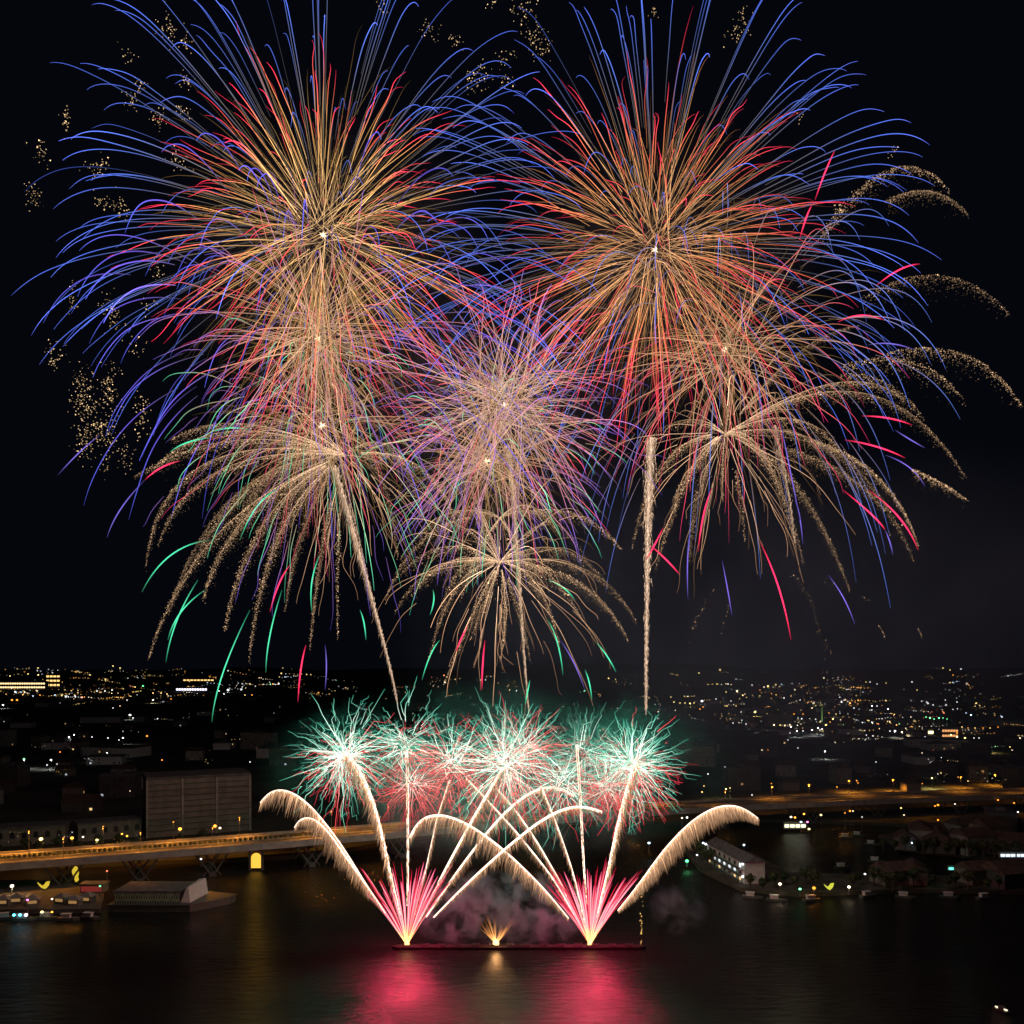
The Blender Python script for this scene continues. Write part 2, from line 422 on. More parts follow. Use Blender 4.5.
# generic city house, copied with its parts
def house_meshes(seed, wx, wy, hz, gab):
    r = random.Random(seed)
    a = MB().box(-wx/2, wx/2, -wy/2, wy/2, 0, hz).mesh('wall'); a.materials.append([PLASTER, CONC, CONC_D, WHITE][seed % 4])
    if gab: b_ = MB().gable(-wx/2, wx/2, -wy/2, wy/2, hz + 0.003, wy * 0.3).mesh('roof'); b_.materials.append(ROOF)
    else: b_ = MB().box(-wx/2-.3, wx/2+.3, -wy/2-.3, wy/2+.3, hz + 0.003, hz + 0.8).box(-wx*.15, wx*.1, -2, 2, hz + 0.803, hz + 2.6).mesh('roof'); b_.materials.append(ROOF_G)
    win = []
    for fl in range(max(1, int(hz / 3.2))):
        n = max(2, int(wx / 4))
        for i in range(n):
            if r.random() > 0.42: continue
            x = -wx/2 + wx * (i + 0.5) / n; z = 1.7 + fl * 3.2
            m_ = MB().box(x - 0.7, x + 0.7, -wy/2 - 0.1, -wy/2 - 0.01, z - 0.75, z + 0.75).mesh('window')
            m_.materials.append(DARK); win.append(m_)
    return a, b_, win[:12]
HH = [(12, 10, 6, True), (16, 11, 9, True), (24, 12, 15, False), (30, 18, 7, False), (14, 12, 12, True), (38, 14, 18, False), (20, 14, 6, True), (60, 30, 9, False)]
HM = [house_meshes(i, *d) for i, d in enumerate(HH)]
HN = ['house', 'house', 'apartment_block', 'warehouse', 'house', 'apartment_block', 'house', 'warehouse']
HL = {'house': ('dark gabled house among the unlit roofs of the far city', 'house', 'houses of the far city'),
      'apartment_block': ('dark flat roofed apartment block among the far city lights', 'building', 'apartment blocks of the far city'),
      'warehouse': ('long low flat roofed hall in the dark far city', 'building', 'halls of the far city')}
placed = []
rh = random.Random(11)
def place_house(k, x, y, rz, z=2.0):
    nme = HN[k]; lb, ct, gp = HL[nme]
    e = empty(nme, (x, y, z), lb, ct, gp, rz)
    a, b_, win = HM[k]
    link('wall', a, None, e); link('roof', b_, None, e)
    if y < 1100:
        for m_ in win: link('window', m_, None, e)
    if rh.random() < .5:
        fl = rh.randrange(max(1, int(HH[k][2] / 3.2))); xx = HH[k][0] * rh.uniform(-.42, .42); yy = -HH[k][1] / 2
        MB().box(xx - 0.8, xx + 0.8, yy - 0.22, yy - 0.12, 1.0 + fl*3.2, 2.4 + fl*3.2).build('window', rh.choice((HW, HW, WIN_W, HWC)), e)
    placed.append((x, y))
tries = 0
while len(placed) < 210 and tries < 20000:
    tries += 1
    px = rh.uniform(-15, 1040); py = rh.uniform(698, 828 if px < 250 else 792)
    if 135 < px < 262 and py > 760: continue
    if px > 250 and 255 < px < 660 and py > 772: continue
    if px < 150 and py > 812: continue
    p = G(px, py, 2.0)
    if any((p[0]-a)**2 + (p[1]-b_)**2 < (24 + p[1]*0.012)**2 for a, b_ in placed): continue
    near_b = np.min((ctr[:, 0] + nrm[:, 0]*12 - p[0])**2 + (ctr[:, 1] + nrm[:, 1]*12 - p[1])**2)
    if near_b < 45**2 or p[1] < 480: continue
    place_house(rh.choice([0,0,1,1,2,3,4,6,6,5,7] if p[1] > 800 else [0,1,4,6,2]), p[0], p[1], rh.choice([0.1, 0.12, 1.6, -0.3]) + rh.uniform(-.1, .1))

# trees
def make_tree_mesh(seed, h):
    r = random.Random(seed)
    tr = MB().bar((0, 0, 0), (0.1, 0, h*0.45), 0.28, 7, 0.16)
    for k in range(5):
        a = k * 1.3 + seed; tr.bar((0.1, 0, h*(0.3 + 0.03*k)), (math.cos(a)*h*0.22, math.sin(a)*h*0.22, h*(0.55 + 0.05*k)), 0.1, 5, 0.04)
    tm = tr.mesh('trunk'); tm.materials.append(BARK)
    cr = leaf_mesh(420, h*0.32, h*0.34, 0.42, seed); cr.v = [(x, y, z + h*0.66) for x, y, z in cr.v]
    cm = cr.mesh('crown'); cm.materials.append(LEAF); return tm, cm
TREES = [make_tree_mesh(s_, h_) for s_, h_ in ((1, 7), (2, 9), (3, 6))]
def tree(p, k, label, group, rz=0):
    e = empty('broadleaf_tree', p, label, 'tree', group, rz); link('trunk', TREES[k][0], None, e); link('crown', TREES[k][1], None, e)
for i in range(26):
    px = 752 + i * 10.8 + rh.uniform(-4, 4); py = rh.uniform(884, 892)
    if 819 < px < 840: continue
    tree(G(px, py, 1.6), rh.randrange(3), 'dark leafy tree in the row along the low spit', 'trees along the spit', rh.uniform(0, 6))
for i in range(7):
    tree(G(690 + i*3.5, 853 + i*2.4 + rh.uniform(-1, 1), 1.6), rh.randrange(3), 'dark tree beside the white terrace building on the spit', 'trees by the terrace building', rh.uniform(0, 6))
for i in range(16):
    px = 262 + i * 4.5; tree(G(px - 2, 852 - i*0.35 + rh.uniform(-2, 2), 2.0), rh.randrange(3), 'dark tree on the far bank behind the bridge piers', 'trees on the far bank', rh.uniform(0, 6))
for i in range(14):
    tree(G(885 + i * 10 + rh.uniform(-3, 3), 851 + i * 0.6, 1.8), rh.randrange(3), 'dark tree on the low islet at right', 'trees on the islet', rh.uniform(0, 6))
for i in range(12):
    tree(G(2 + i * 20 + rh.uniform(-5, 5), 857 - i*1.1, 2.0), rh.randrange(3), 'dark tree on the left bank under the bridge edge', 'trees on the left bank', rh.uniform(0, 6))

# ------------------------------------------------------------------ individual lights of the city
# (px, py, radius in px, colour, bright); lamps also stand for green signs and an orange roof
CL = '''118,717,1.6,w,1 130,715,1.7,w,1 133,718,1,w,0 69,737,1.1,w,1 74,735,1,w,1 88,741,1,w,0 92,737,1,w,0 108,738,1,w,0 119,740,.8,w,0 123,738,1.3,w,1
147,736,1.5,s,0 107,753,1,w,1 24,759,1.8,g,0 24,760,1,w,1 51,760,1.4,w,1 47,765,.9,w,0 57,764,.7,w,0 60,752,1,s,0 162,760,1.2,s,0 130,791,.8,v,0 250,762,1,w,0
12,700,1.6,s,0 17,700,1.6,s,0 3,705,1.3,w,1 153,700,1.2,v,1 153,693,1,y,0 161,693,1,y,0 167,694,1,y,0 171,699,.9,s,0 228,690,1.6,w,1 224,694,1,w,0 219,691,1,w,0 245,695,.8,y,0 252,695,1,s,0
113,708,.8,w,0 120,706,.8,y,0 127,700,.8,w,0 97,691,1,w,0 105,691,1,w,0 112,690,1,w,0 75,696,1,w,0 55,695,1.1,c,0 40,695,1,s,0 33,696,1,c,0 90,675,1,y,0 10,676,1,y,0 28,674,1,y,0 38,668,1,y,0 113,666,1,y,0 120,668,1,y,0 135,687,1,y,0 143,686,1.4,g,0
699,673,.9,y,0 717,684,.9,y,0 674,702,1,y,0 680,703,1,y,0 685,703,1,y,0 690,703.5,1.2,y,1 694,703,1,y,0 702,701,1.8,w,1 700,709,1,s,0 703,707,1,s,0 671,697,.8,y,0 728,684,1,w,0 737,691,1.2,v,1 726,692,.8,y,0
716,699,.8,w,0 727,706,1,y,0 731,701,.8,w,0 736,706,.8,y,0 755,712,1.8,y,1 762,708,1,y,0 767,714,1,y,0 778,714,1.2,y,1 753,708,1,s,0 741,712,.8,w,0 812,708,1.1,v,0 802,708,.8,y,0 794,714,1,s,0 803,714,1,s,0 800,700,.8,w,0 791,696,.8,y,0
776,695,.7,y,0 784,698,1.1,w,0 764,687,1,v,0 768,686,1.1,y,1 760,690,.8,s,0 752,685,.8,w,0 745,694,.8,v,0 733,723,.9,w,0 746,724,.9,w,0 696,744,1.6,v,1 725,767,.8,w,0 708,774,1,w,0 702,792,1.2,y,0 704,786,1,y,0 726,789,1.2,y,1 730,788,1,y,0 772,787,1.6,s,1 809,785,1.6,s,1 752,795,1,w,0
762,750,1,v,0 768,750,.7,s,0 825,751,1,w,1 798,748,.8,w,0 788,740,.7,w,0 790,733,.8,w,0 774,725,1.1,v,1 780,725,1,y,0 785,725,1,y,0 791,727,1.1,w,1 797,731,1.1,w,1 803,731,1,w,0 812,730,1.2,w,1 818,728,1.3,w,1 822,729,1,w,1 833,726.5,2.2,w,1 826,725,1.6,y,1 820,722,1,y,0 829,713,1,s,0 833,719,1.3,y,1 830,722,1,s,0 836,714,.9,y,0
820,730,1,w,0 854,708,1,w,0 872,706,1.1,w,1 877,706,.9,w,0 872,710,1.1,w,0 888,709,1.1,w,1 870,682,.8,w,0 866,682,.7,y,0 886,683,.7,y,0 877,684,.7,w,0 912,682,.9,w,0 917,690,.8,y,0 895,731,1.5,w,1 902,732,1.1,v,1 890,731,1,w,0
926,717,1.2,g,0 930,718,1.3,g,1 934,719,1.1,g,0 939,718,1.3,g,1 943,718,1,g,0 947,719,.9,g,0 925,737,1.2,c,0 945,731,1.5,v,1 950,728,1.2,v,0 951,735,1.3,y,1 957,733,1.3,s,0 957,737,1.2,v,1 965,738,1.4,y,1 974,738,.9,w,0 979,738,.9,w,0 911,717,.9,v,0 987,745,1.6,y,1 985,747,1,w,0
962,727,.9,y,0 968,728,.9,s,0 975,728,.9,y,0 983,728,1,s,0 990,728,.9,y,0 998,727,.9,s,0 1002,717,1,w,0 971,715,1.1,c,1 966,713,.8,c,0 957,702,.8,w,0 950,670,.8,y,0 943,668,.9,y,0 953,675,.9,s,0 961,669,.9,w,0 1010,747,1,y,0 1020,738,1.2,v,0 1006,721,1,s,0 1001,716,.8,c,0 1012,750,.9,v,0
849,781,1.5,s,1 858,783,1,s,0 893,780,1.5,s,1 932,778,1.4,y,1 961,777,1.2,s,1 968,781,1,y,0 995,775,1.5,s,1 1003,765,1.1,w,0 1006,766,1.2,w,1 1014,768,1.2,w,0 1019,770,1,w,0 922,753,1.1,v,0 876,762,.8,w,0 941,773,.8,y,0 938,774,.7,w,0
862,817,1,w,0 901,808,1.5,y,0 904,815,1.2,v,0 938,805,1.8,s,0 935,806,1.3,s,0 955,804,1.1,w,0 1014,803,1.4,s,0 998,800,1.4,s,0 1018,812,1.5,w,0 1010,812,1.3,c,0 1015,826,1,v,0 850,811,1.8,s,0 853,811,1.2,v,0 845,813,1.2,s,0
996,817,1.5,g,0 999,815,1.3,c,0 1008,825,1.6,w,1 1004,826,1.4,w,1 1002,818,1,g,0 938,820,1.6,s,0 958,832,1,v,0 961,827,1,s,0'''
CN = {'w': 'white', 's': 'sodium', 'y': 'yellow', 'g': 'green', 'c': 'cold', 'v': 'warm'}
GRP = {'w': ('white lamp on a pole among the dark streets of the far city', 'white lamps of the far city'),
       's': ('orange sodium lamp on a pole in the far city', 'orange lamps of the far city'),
       'y': ('yellow lamp on a pole in the far city', 'yellow lamps of the far city'),
       'g': ('green light glowing in the far city', 'green lamps of the far city'),
       'c': ('bluish white lamp on a pole in the far city', 'bluish lamps of the far city'),
       'v': ('warm white lamp on a pole in the far city', 'warm white lamps of the far city')}
for tok in CL.split():
    x, y, r, c, bbb = tok.split(',')
    x, y, r = float(x), float(y), float(r)
    z = 10.0 if y > 672 else 30.0
    yy = max(y, 674.5)
    p = G(x, yy, z); p[2] = z
    if y < 674.5: p[2] = H - (y - HOR) * p[1] / F; 
    lb, gp = GRP[c]
    hgt = 8.0 if p[2] <= 12 else p[2] - 2.0
    sc_ = r * 0.62 * p[1] / F
    far_lit = 0.0
    if p[2] <= 12 and bbb == '1': far_lit = {'s': 30000, 'y': 26000, 'v': 16000, 'w': 9000}.get(c, 0) * (p[1] / 1000.0)
    lamp(p, round(max(0.3, sc_), 1), CN[c], lb, gp, hgt, bbb == '1', far_lit)

# far city lights, uncountable
fs = Sparks(); P_ = []; R_ = []; K_ = []
rr = np.random.default_rng(5)
pal = np.array([(1, .45, .1), (1, .7, .25), (1, .82, .55), (.95, .97, 1), (.6, .8, 1), (1, .3, .12), (.3, 1, .5)])
def far_lights(n, x0, x1, y0, y1, wgt, gain, rpx=0.5):
    """lights strung along streets and gathered round squares"""
    n = int(n * 1.35); left = n
    while left > 0:
        m_ = min(left, int(rr.integers(2, 12))); left -= m_
        cx_ = rr.uniform(x0, x1); cy_ = y0 + (y1 - y0) * rr.beta(1.2, 1.8); street = rr.uniform() < .55
        kind = rr.choice(7, p=wgt); lvl = gain * rr.lognormal(-.25, .75); ang = rr.normal(0, .12); ln_ = rr.uniform(5, 34)
        for q_ in range(m_):
            if street: x = cx_ + ln_ * (q_ / m_ - .5) + rr.normal(0, .4); y = cy_ + ln_ * (q_ / m_ - .5) * ang + rr.normal(0, .25)
            else: x = cx_ + rr.normal(0, 7); y = cy_ + rr.normal(0, 1.6)
            yy = max(y, 672.5); p = G(x, yy, 9.0)
            if y < 672.5: p[2] = H - (max(y, 667) - HOR) * p[1] / F
            P_.append(p); R_.append(rpx * .64 * rr.lognormal(0, .45) * p[1] / F)
            K_.append(pal[kind if rr.uniform() < .75 else rr.choice(7, p=wgt)] * lvl * rr.lognormal(0, 0.4))
w1 = [.32, .3, .15, .15, .03, .03, .02]; w2 = [.15, .38, .2, .2, .03, .02, .02]
far_lights(330, -10, 300, 668, 700, w1, 0.8)
far_lights(110, -10, 170, 688, 705, w1, 0.8)
far_lights(70, 0, 260, 705, 790, w2, 0.35, 0.45)
far_lights(150, 290, 640, 676, 700, w2, 0.7)
far_lights(40, 300, 640, 700, 740, w2, 0.5)
far_lights(170, 640, 860, 682, 722, w2, 0.9)
far_lights(300, 800, 1030, 672, 750, w1, 0.7)
far_lights(120, 720, 960, 700, 732, w1, 0.9)
far_lights(90, 860, 1030, 720, 740, w1, 0.9)
far_lights(60, 640, 1030, 668, 680, w1, 0.45)
far_lights(60, 740, 860, 718, 734, w2, 0.9)
far_lights(60, 840, 1030, 740, 800, w2, 0.5)
far_lights(50, 0, 150, 828, 850, w1, 0.6, 0.35)
fs.grains(np.array(P_), np.array(R_), np.array(K_))
o = fs.build('city_lights', None, (0, 0, 0)); tag(o, 'scattered tiny warm and white lights of the far city up to the horizon', 'city lights', None, 'stuff')

# floodlit long buildings on the horizon
def lit_hall(x0, x1, ytop, ybase, lab, mm, rows=2, cols=22, name='lit_hall'):
    p = G(x0, ybase, 2.0); Y = p[1]; L = (x1 - x0) * Y / F; hz = (ybase - ytop) * Y / F
    e = empty(name, p, lab, 'building')
    MB().box(0, L, 0, L * 0.12, 0, hz).build('wall', PLASTER, e)
    MB().box(-L*.01, L*1.01, -L*.01, L*0.13, hz + .003, hz * 1.06).build('roof', ROOF_G, e)
    for r_ in range(rows):
        for c_ in range(cols):
            a = L * (c_ + 0.12) / cols; b_ = L * (c_ + 0.88) / cols
            z0 = hz * (r_ + 0.25) / rows; z1 = hz * (r_ + 0.65) / rows
            MB().box(a, b_, -0.6, -0.02, z0, z1).build('window', mm, e)
    return e
FB = glow('floodlit_windows_bright', (1.0, 0.72, 0.34), 1.9); FW = glow('hall_windows_white', (0.86, 0.8, 1.0), 2.6)
lit_hall(-12, 45, 681.5, 689, 'long floodlit yellow building on the horizon at the far left', FB, 2, 24)
lit_hall(46, 60, 674, 687, 'floodlit yellow tower block at the end of the long lit building', FAC, 3, 4)
lit_hall(176, 207, 687, 691.5, 'long hall with a white lit front on the horizon', FW, 1, 12)
lit_hall(183, 214, 678.5, 681.5, 'low building with a row of yellow lights behind the white hall', FAC, 1, 9)
lit_hall(927.5, 934, 728.5, 735.5, 'square building with a bright pale yellow front below green lights', glow('screen_glow', (1.0, .85, .45), 3.0), 1, 1)
lit_hall(942, 958, 728, 738, 'low block with warm red and yellow lit front right of the bright square', glow('shopfront_glow', (1.0, .45, .16), 1.3), 2, 6)
lit_hall(784, 806, 822, 829, 'waterside pavilion with pale lit windows reflected in the river', glow('pavilion_glow', (0.95, 0.95, 0.62), 2.0), 1, 4)
lit_hall(948, 965, 866, 870.5, 'low kiosk with teal lit windows on the spit', glow('teal_glow', (0.15, 0.9, 0.75), 2.0), 1, 3)
lit_hall(992, 1030, 822, 829, 'riverside hall with bright cool windows at the right edge', glow('cool_hall_glow', (0.75, 1.0, 0.85), 1.5), 1, 8)
lit_hall(1000, 1030, 852, 858, 'low building with bluish lit front on the islet at the right edge', glow('blue_hall_glow', (0.7, 0.8, 1.0), 1.5), 1, 6)
# green lit spire
p = G(822, 722, 2); e = empty('radio_mast', p, 'slim green lit mast above the white lights of the far city', 'mast')
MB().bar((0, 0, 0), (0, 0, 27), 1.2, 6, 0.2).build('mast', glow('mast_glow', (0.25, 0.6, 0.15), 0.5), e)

# ------------------------------------------------------------------ waterside lamps with own labels
def wl(px, py, z, r, col, lab, bright=True, light=0, name='street_lamp', grp=None, h=None):
    p = G(px, py, z); lamp(p, r, col, lab, grp, h if h else z - 1.6, bright, light, name)
wl(180, 829, 9, .9, 'sodium', 'orange lamp in front of the slab building, left one', True, 1500)
wl(215, 826, 9, .8, 'sodium', 'orange lamp in front of the slab building, middle one', True, 1500)
wl(220, 828, 8, .6, 'warm', 'small warm lamp in front of the slab building, rightmost', True, 0)
wl(41, 839, 9, .9, 'yellow', 'tall yellow lamp before the arcaded building at left', True, 800)
wl(37, 844, 6, .5, 'yellow', 'small yellow lamp below the tall one at left', True, 0)
wl(72, 838, 8, .8, 'sodium', 'round orange lamp between the two low buildings', True, 500)
wl(83, 837, 8, .45, 'warm', 'small warm lamp right of the round orange one', True, 0)
wl(97, 840, 8, .6, 'yellow', 'bright yellow lamp at the bridge road before the second low building', True, 600)
wl(122, 834, 9, .45, 'sodium', 'left lamp of the pair at the end of the second low building', True, 0)
wl(127, 836, 9, .5, 'sodium', 'right lamp of the pair at the end of the second low building', True, 0)
wl(201, 859, 5, .4, 'white', 'small white lamp under the bridge deck', True, 0)
for x, c in ((14, 'cyan'), (20, 'cyan'), (26, 'white')):
    wl(x, 915, 3.0, .55, c, {14: 'leftmost cyan lamp at the water edge of the quay', 20: 'second cyan lamp at the water edge of the quay', 26: 'white lamp right of the cyan pair on the quay edge'}[x], True, 0)
wl(27.5, 900, 6, .4, 'pink', 'pinkish lamp on the quay above the cyan lamps', True, 0)
wl(42, 912, 3.4, .5, 'yellow', 'yellow lamp at the quay edge right of the white one', True, 0)
wl(52, 912, 3.4, .35, 'sodium', 'orange lamp at the quay edge near the floating hall', True, 0)
wl(52, 899, 6, .35, 'warm', 'warm lamp on the quay between the yellow figures and the water', True, 0)
wl(12, 886, 6, .7, 'warm', 'pale lamp at the left end of the quay', True, 3000)
wl(100, 886, 6, .4, 'green', 'dim greenish lamp near the floating hall', False, 0)
wl(107, 871, 6, .3, 'red', 'small red lamp under the bridge by the quay', True, 0)
wl(992, 872, 7, .8, 'white', 'bright white lamp near the right end of the spit with a long reflection', True, 1500)
wl(780, 884, 6, .6, 'warm', 'warm lamp on the spit right of the terrace building', True, 500)
wl(800, 889, 4, .5, 'green', 'greenish lamp at the water edge of the spit', True, 0)
wl(814, 888, 4.5, .7, 'sodium', 'orange lamp left of the yellow bird lantern', False, 500)
wl(849, 887, 4.5, .6, 'warm', 'warm lamp right of the yellow bird lantern', True, 300)
wl(865, 874, 6, .4, 'white', 'small white lamp on the spit right of the bird lantern', True, 0)
wl(932, 878, 5, .45, 'green', 'green lamp on the spit near the teal kiosk', False, 0)
wl(922, 868, 6, .4, 'white', 'small white lamp left of the teal kiosk', False, 0)
wl(703, 843, 7, .6, 'cold', 'bluish lamp behind the white terrace building', True, 0)
wl(697, 855, 5, .4, 'white', 'white lamp at the left end of the terrace building', True, 0)
wl(687, 861, 4, .8, 'green', 'green glowing lamp at the tip of the spit', False, 600)
wl(744, 845, 7, .5, 'cold', 'bluish lamp on the water side beyond the terrace building', True, 0)
wl(649, 843, 6, .6, 'cold', 'lone bluish lamp left of the spit beside the big comet', True, 0)
for x, y, c in ((791, 817, 'warm'), (795, 817.5, 'sodium'), (801, 822, 'cold'), (807.5, 822, 'pink'), (804, 814, 'sodium'), (821, 815, 'yellow'), (809, 829, 'yellow')):
    wl(x, y, 7, .6, c, '%s lamp among those around the waterside pavilion' % {'warm': 'warm white', 'sodium': 'orange', 'cold': 'bluish', 'pink': 'pink', 'yellow': 'yellow'}[c], True, 0, grp='lamps around the waterside pavilion')
for x, y, c in ((904, 837, 'cold'), (910, 836, 'yellow'), (918, 834, 'white'), (925, 832, 'warm'), (912, 843, 'cold')):
    wl(x, y, 6, .5, c, '%s lamp at the left end of the islet' % {'cold': 'bluish', 'yellow': 'yellow', 'white': 'white', 'warm': 'warm'}[c], True, 0, grp='lamps on the islet')
wl(682, 818, 8, .5, 'warm', 'left lamp of the white pair beyond the big comet', True, 0)
wl(687, 817.5, 8, .5, 'white', 'right lamp of the white pair beyond the big comet', True, 0)

# lit arched gateway by the river under the bridge
p = G(256, 868, 1.2); e = empty('lit_archway', p, 'tall archway glowing yellow at the river edge under the bridge', 'archway')
pts = [(-2.2, 0), (2.2, 0), (2.2, 4.6)] + [(2.2*math.cos(a_), 4.6 + 2.0*math.sin(a_)) for a_ in np.linspace(0.3, math.pi, 8)]
m_ = MB(); n = len(pts); m_.v = [(x, 0, z) for x, z in pts] + [(x, 0.5, z) for x, z in pts]
m_.f = [tuple(range(n)), tuple(reversed(range(n, 2*n)))] + [(i, i+n, (i+1) % n + n, (i+1) % n) for i in range(n)]
m_.build('glowing_panel', glow('arch_glow', (1.0, 0.52, 0.06), 1.3), e)
MB().box(-3.2, -2.25, -0.3, 1.2, -1, 7.4).box(2.25, 3.2, -0.3, 1.2, -1, 7.4).box(-3.2, 3.2, -0.3, 1.2, 7.403, 8.2).build('stone_frame', CONC_D, e)

# illuminated lanterns in the shape of birds
def bird_lantern(p, s_, lab, mm, lean=1):
    e = empty('bird_lantern', p, lab, 'lantern')
    def plate(pts, nm, y0, y1):
        n = len(pts); m_ = MB(); m_.v = [(x*s_*lean, y0, z*s_) for x, z in pts] + [(x*s_*lean, y1, z*s_) for x, z in pts]
        m_.f = [tuple(range(n)), tuple(reversed(range(n, 2*n)))] + [(i, i+n, (i+1) % n + n, (i+1) % n) for i in range(n)]
        m_.build(nm, mm, e)
    plate([(-2.6, 2.9), (-1.2, 1.9), (0.2, 1.1), (0.9, 0.6), (0.3, 0.2), (-0.8, 0.6), (-1.8, 1.6)], 'wing', -0.5, -0.2)
    plate([(-0.6, 1.4), (0.2, 2.0), (0.9, 3.0), (2.3, 3.2), (1.9, 1.6), (1.3, 0.7), (0.4, 0.0), (-0.5, 0.4)], 'body', -0.1, 0.4)
    MB().bar((0.2*s_*lean, 0.1, -1.2), (0.2*s_*lean, 0.1, 0.2), 0.12, 6).build('stand', METAL, e)
YG = glow('lantern_glow_yellow', (0.85, 0.85, 0.08), .8); YG2 = glow('figure_glow_gold', (1.0, 0.72, 0.06), .7)
bird_lantern(G(829, 890, 2.8), 0.85, 'yellow glowing bird lantern with raised wings on the spit', YG)
bird_lantern(G(44, 889, 2.8), 0.95, 'golden glowing bird lantern standing on the quay', YG2)
p = G(76, 882, 1.6); e = empty('lit_figure', p, 'tall golden lit figure on the quay under the bridge', 'lantern')
m_ = MB(); 
prof = [(0.15, 0), (0.9, 1.0), (0.6, 2.0), (1.2, 3.2), (1.35, 4.6), (0.8, 5.8), (0.4, 6.4)]
for (r_, z_), (r2, z2) in zip(prof, prof[1:]): m_.bar((math.sin(z_)*.3, 0, z_), (math.sin(z2)*.3, 0, z2), r_, 9, r2)
m_.build('glowing_body', YG2, e); MB().bar((0, 0, -0.2), (0, 0, 0.1), 0.8, 8).build('plinth', CONC_D, e)  # illumination of the figure put in as a glowing surface

# clutter of the waterside
def kiosk_meshes():
    a = MB().box(-2.2, 2.2, -1.6, 1.6, 0, 2.4).mesh('body'); a.materials.append(SLABW)
    m_ = MB(); m_.v = [(-2.8,-2.2,2.42),(2.8,-2.2,2.42),(2.8,2.2,2.42),(-2.8,2.2,2.42),(0,0,4.0)]; m_.f = [(3,2,1,0),(0,1,4),(1,2,4),(2,3,4),(3,0,4)]
    b_ = m_.mesh('tent_roof'); b_.materials.append(CONC)
    c_ = MB().box(-1.6, 1.6, -1.7, -1.61, 0.9, 2.0).mesh('counter_opening'); c_.materials.append(HW)
    return a, b_, c_
KM = kiosk_meshes()
for px, py in ((4, 905), (17, 903), (33, 905), (62, 903), (75, 905), (88, 902)):
    e = empty('market_kiosk', G(px, py, 1.6), 'small dark kiosk with pointed tent roof on the left quay', 'kiosk', 'kiosks on the left quay', rh.uniform(-.3, .3))
    for me, nn in zip(KM, ('body', 'tent_roof', 'counter_opening')): link(nn, me, None, e)
hm_ = MB().prism([(-3.6, -1.1), (2.2, -1.1), (4.2, 0), (2.2, 1.1), (-3.6, 1.1)], -0.3, 0.9).mesh('hull'); hm_.materials.append(HULL)
cm_ = MB().box(-2.2, 0.8, -0.8, 0.8, 0.903, 2.2).box(-2.5, 1.1, -0.95, 0.95, 2.203, 2.35).mesh('cabin'); cm_.materials.append(WHITE)
for k_, (px, py, lab, gp_) in enumerate([(x_, 919 + (i_ % 2), 'small cabin boat moored along the left quay', 'boats moored at the left quay') for i_, x_ in enumerate((6, 24, 47, 68, 90))] +
        [(x_, y_, 'small cabin boat moored in front of the spit', 'boats moored at the spit') for x_, y_ in ((752, 898), (776, 901), (812, 901), (868, 897), (905, 898), (950, 898), (985, 899))] +
        [(x_, y_, 'small cabin boat moored near the islet in the dark basin', 'boats moored near the islet') for x_, y_ in ((846, 838), (858, 836), (872, 845), (842, 868), (876, 862))]):
    e = empty('cabin_boat', G(px, py, 0), lab, 'boat', gp_, rh.uniform(-.4, .4)); link('hull', hm_, None, e); link('cabin', cm_, None, e)
# red lit pavilion between the quay and the hall
p = G(80, 893, 1.6); e = empty('red_pavilion', p, 'low pavilion with dim red glowing front on the quay next to the floating hall', 'building')
MB().box(0, 9, 0, 5, 0, 3.2).build('wall', SLABW, e); MB().box(-.4, 9.4, -.6, 5.4, 3.203, 3.6).build('roof', ROOF_G, e)
MB().box(.4, 8.6, -.1, -.01, .5, 2.6).build('window', glow('red_front', (.8, .1, .08), .22), e)  # red light on the front put in as a dim glowing panel
# houses on the islet and the right end of the spit
n0 = len(placed)
for px, py, k_ in ((905, 848, 0), (921, 846, 1), (938, 850, 6), (955, 848, 0), (972, 853, 1), (990, 849, 4), (1008, 853, 6), (930, 840, 0), (965, 841, 1), (1000, 841, 2), (985, 843, 0), (1016, 842, 1), (975, 882, 0), (1010, 884, 6), (913, 882, 0), (890, 883, 0)):
    p = G(px, py, 1.8); e = empty('waterside_house', p, 'pale gabled house by the water on the %s at right' % ('islet' if py < 870 else 'end of the spit'), 'house', 'houses on the islet' if py < 870 else 'houses on the spit', rh.choice((-.5, .3, 1.2)))
    a_, b_, win = HM[k_]; link('wall', a_, None, e); link('roof', b_, None, e)
    for m_ in win: link('window', m_, None, e)

# small motor boat bottom right with a white lamp
p = G(1002, 1012, 0)
e = empty('motor_boat', p, 'small dark motor boat with a white stern lamp near the lower right corner', 'boat', None, math.radians(-60))
MB().prism([(-2.2, -0.8), (1.4, -0.8), (2.8, 0), (1.4, 0.8), (-2.2, 0.8)], -0.2, 0.7).build('hull', DARK, e)
MB().box(-0.8, 0.6, -0.55, 0.55, 0.703, 1.5).build('cabin', CONC_D, e)
MB().bar((-1.8, 0, 0.9), (1.4, 0, 0.9), 0.16, 6).build('lamp', LM['warm'], e)

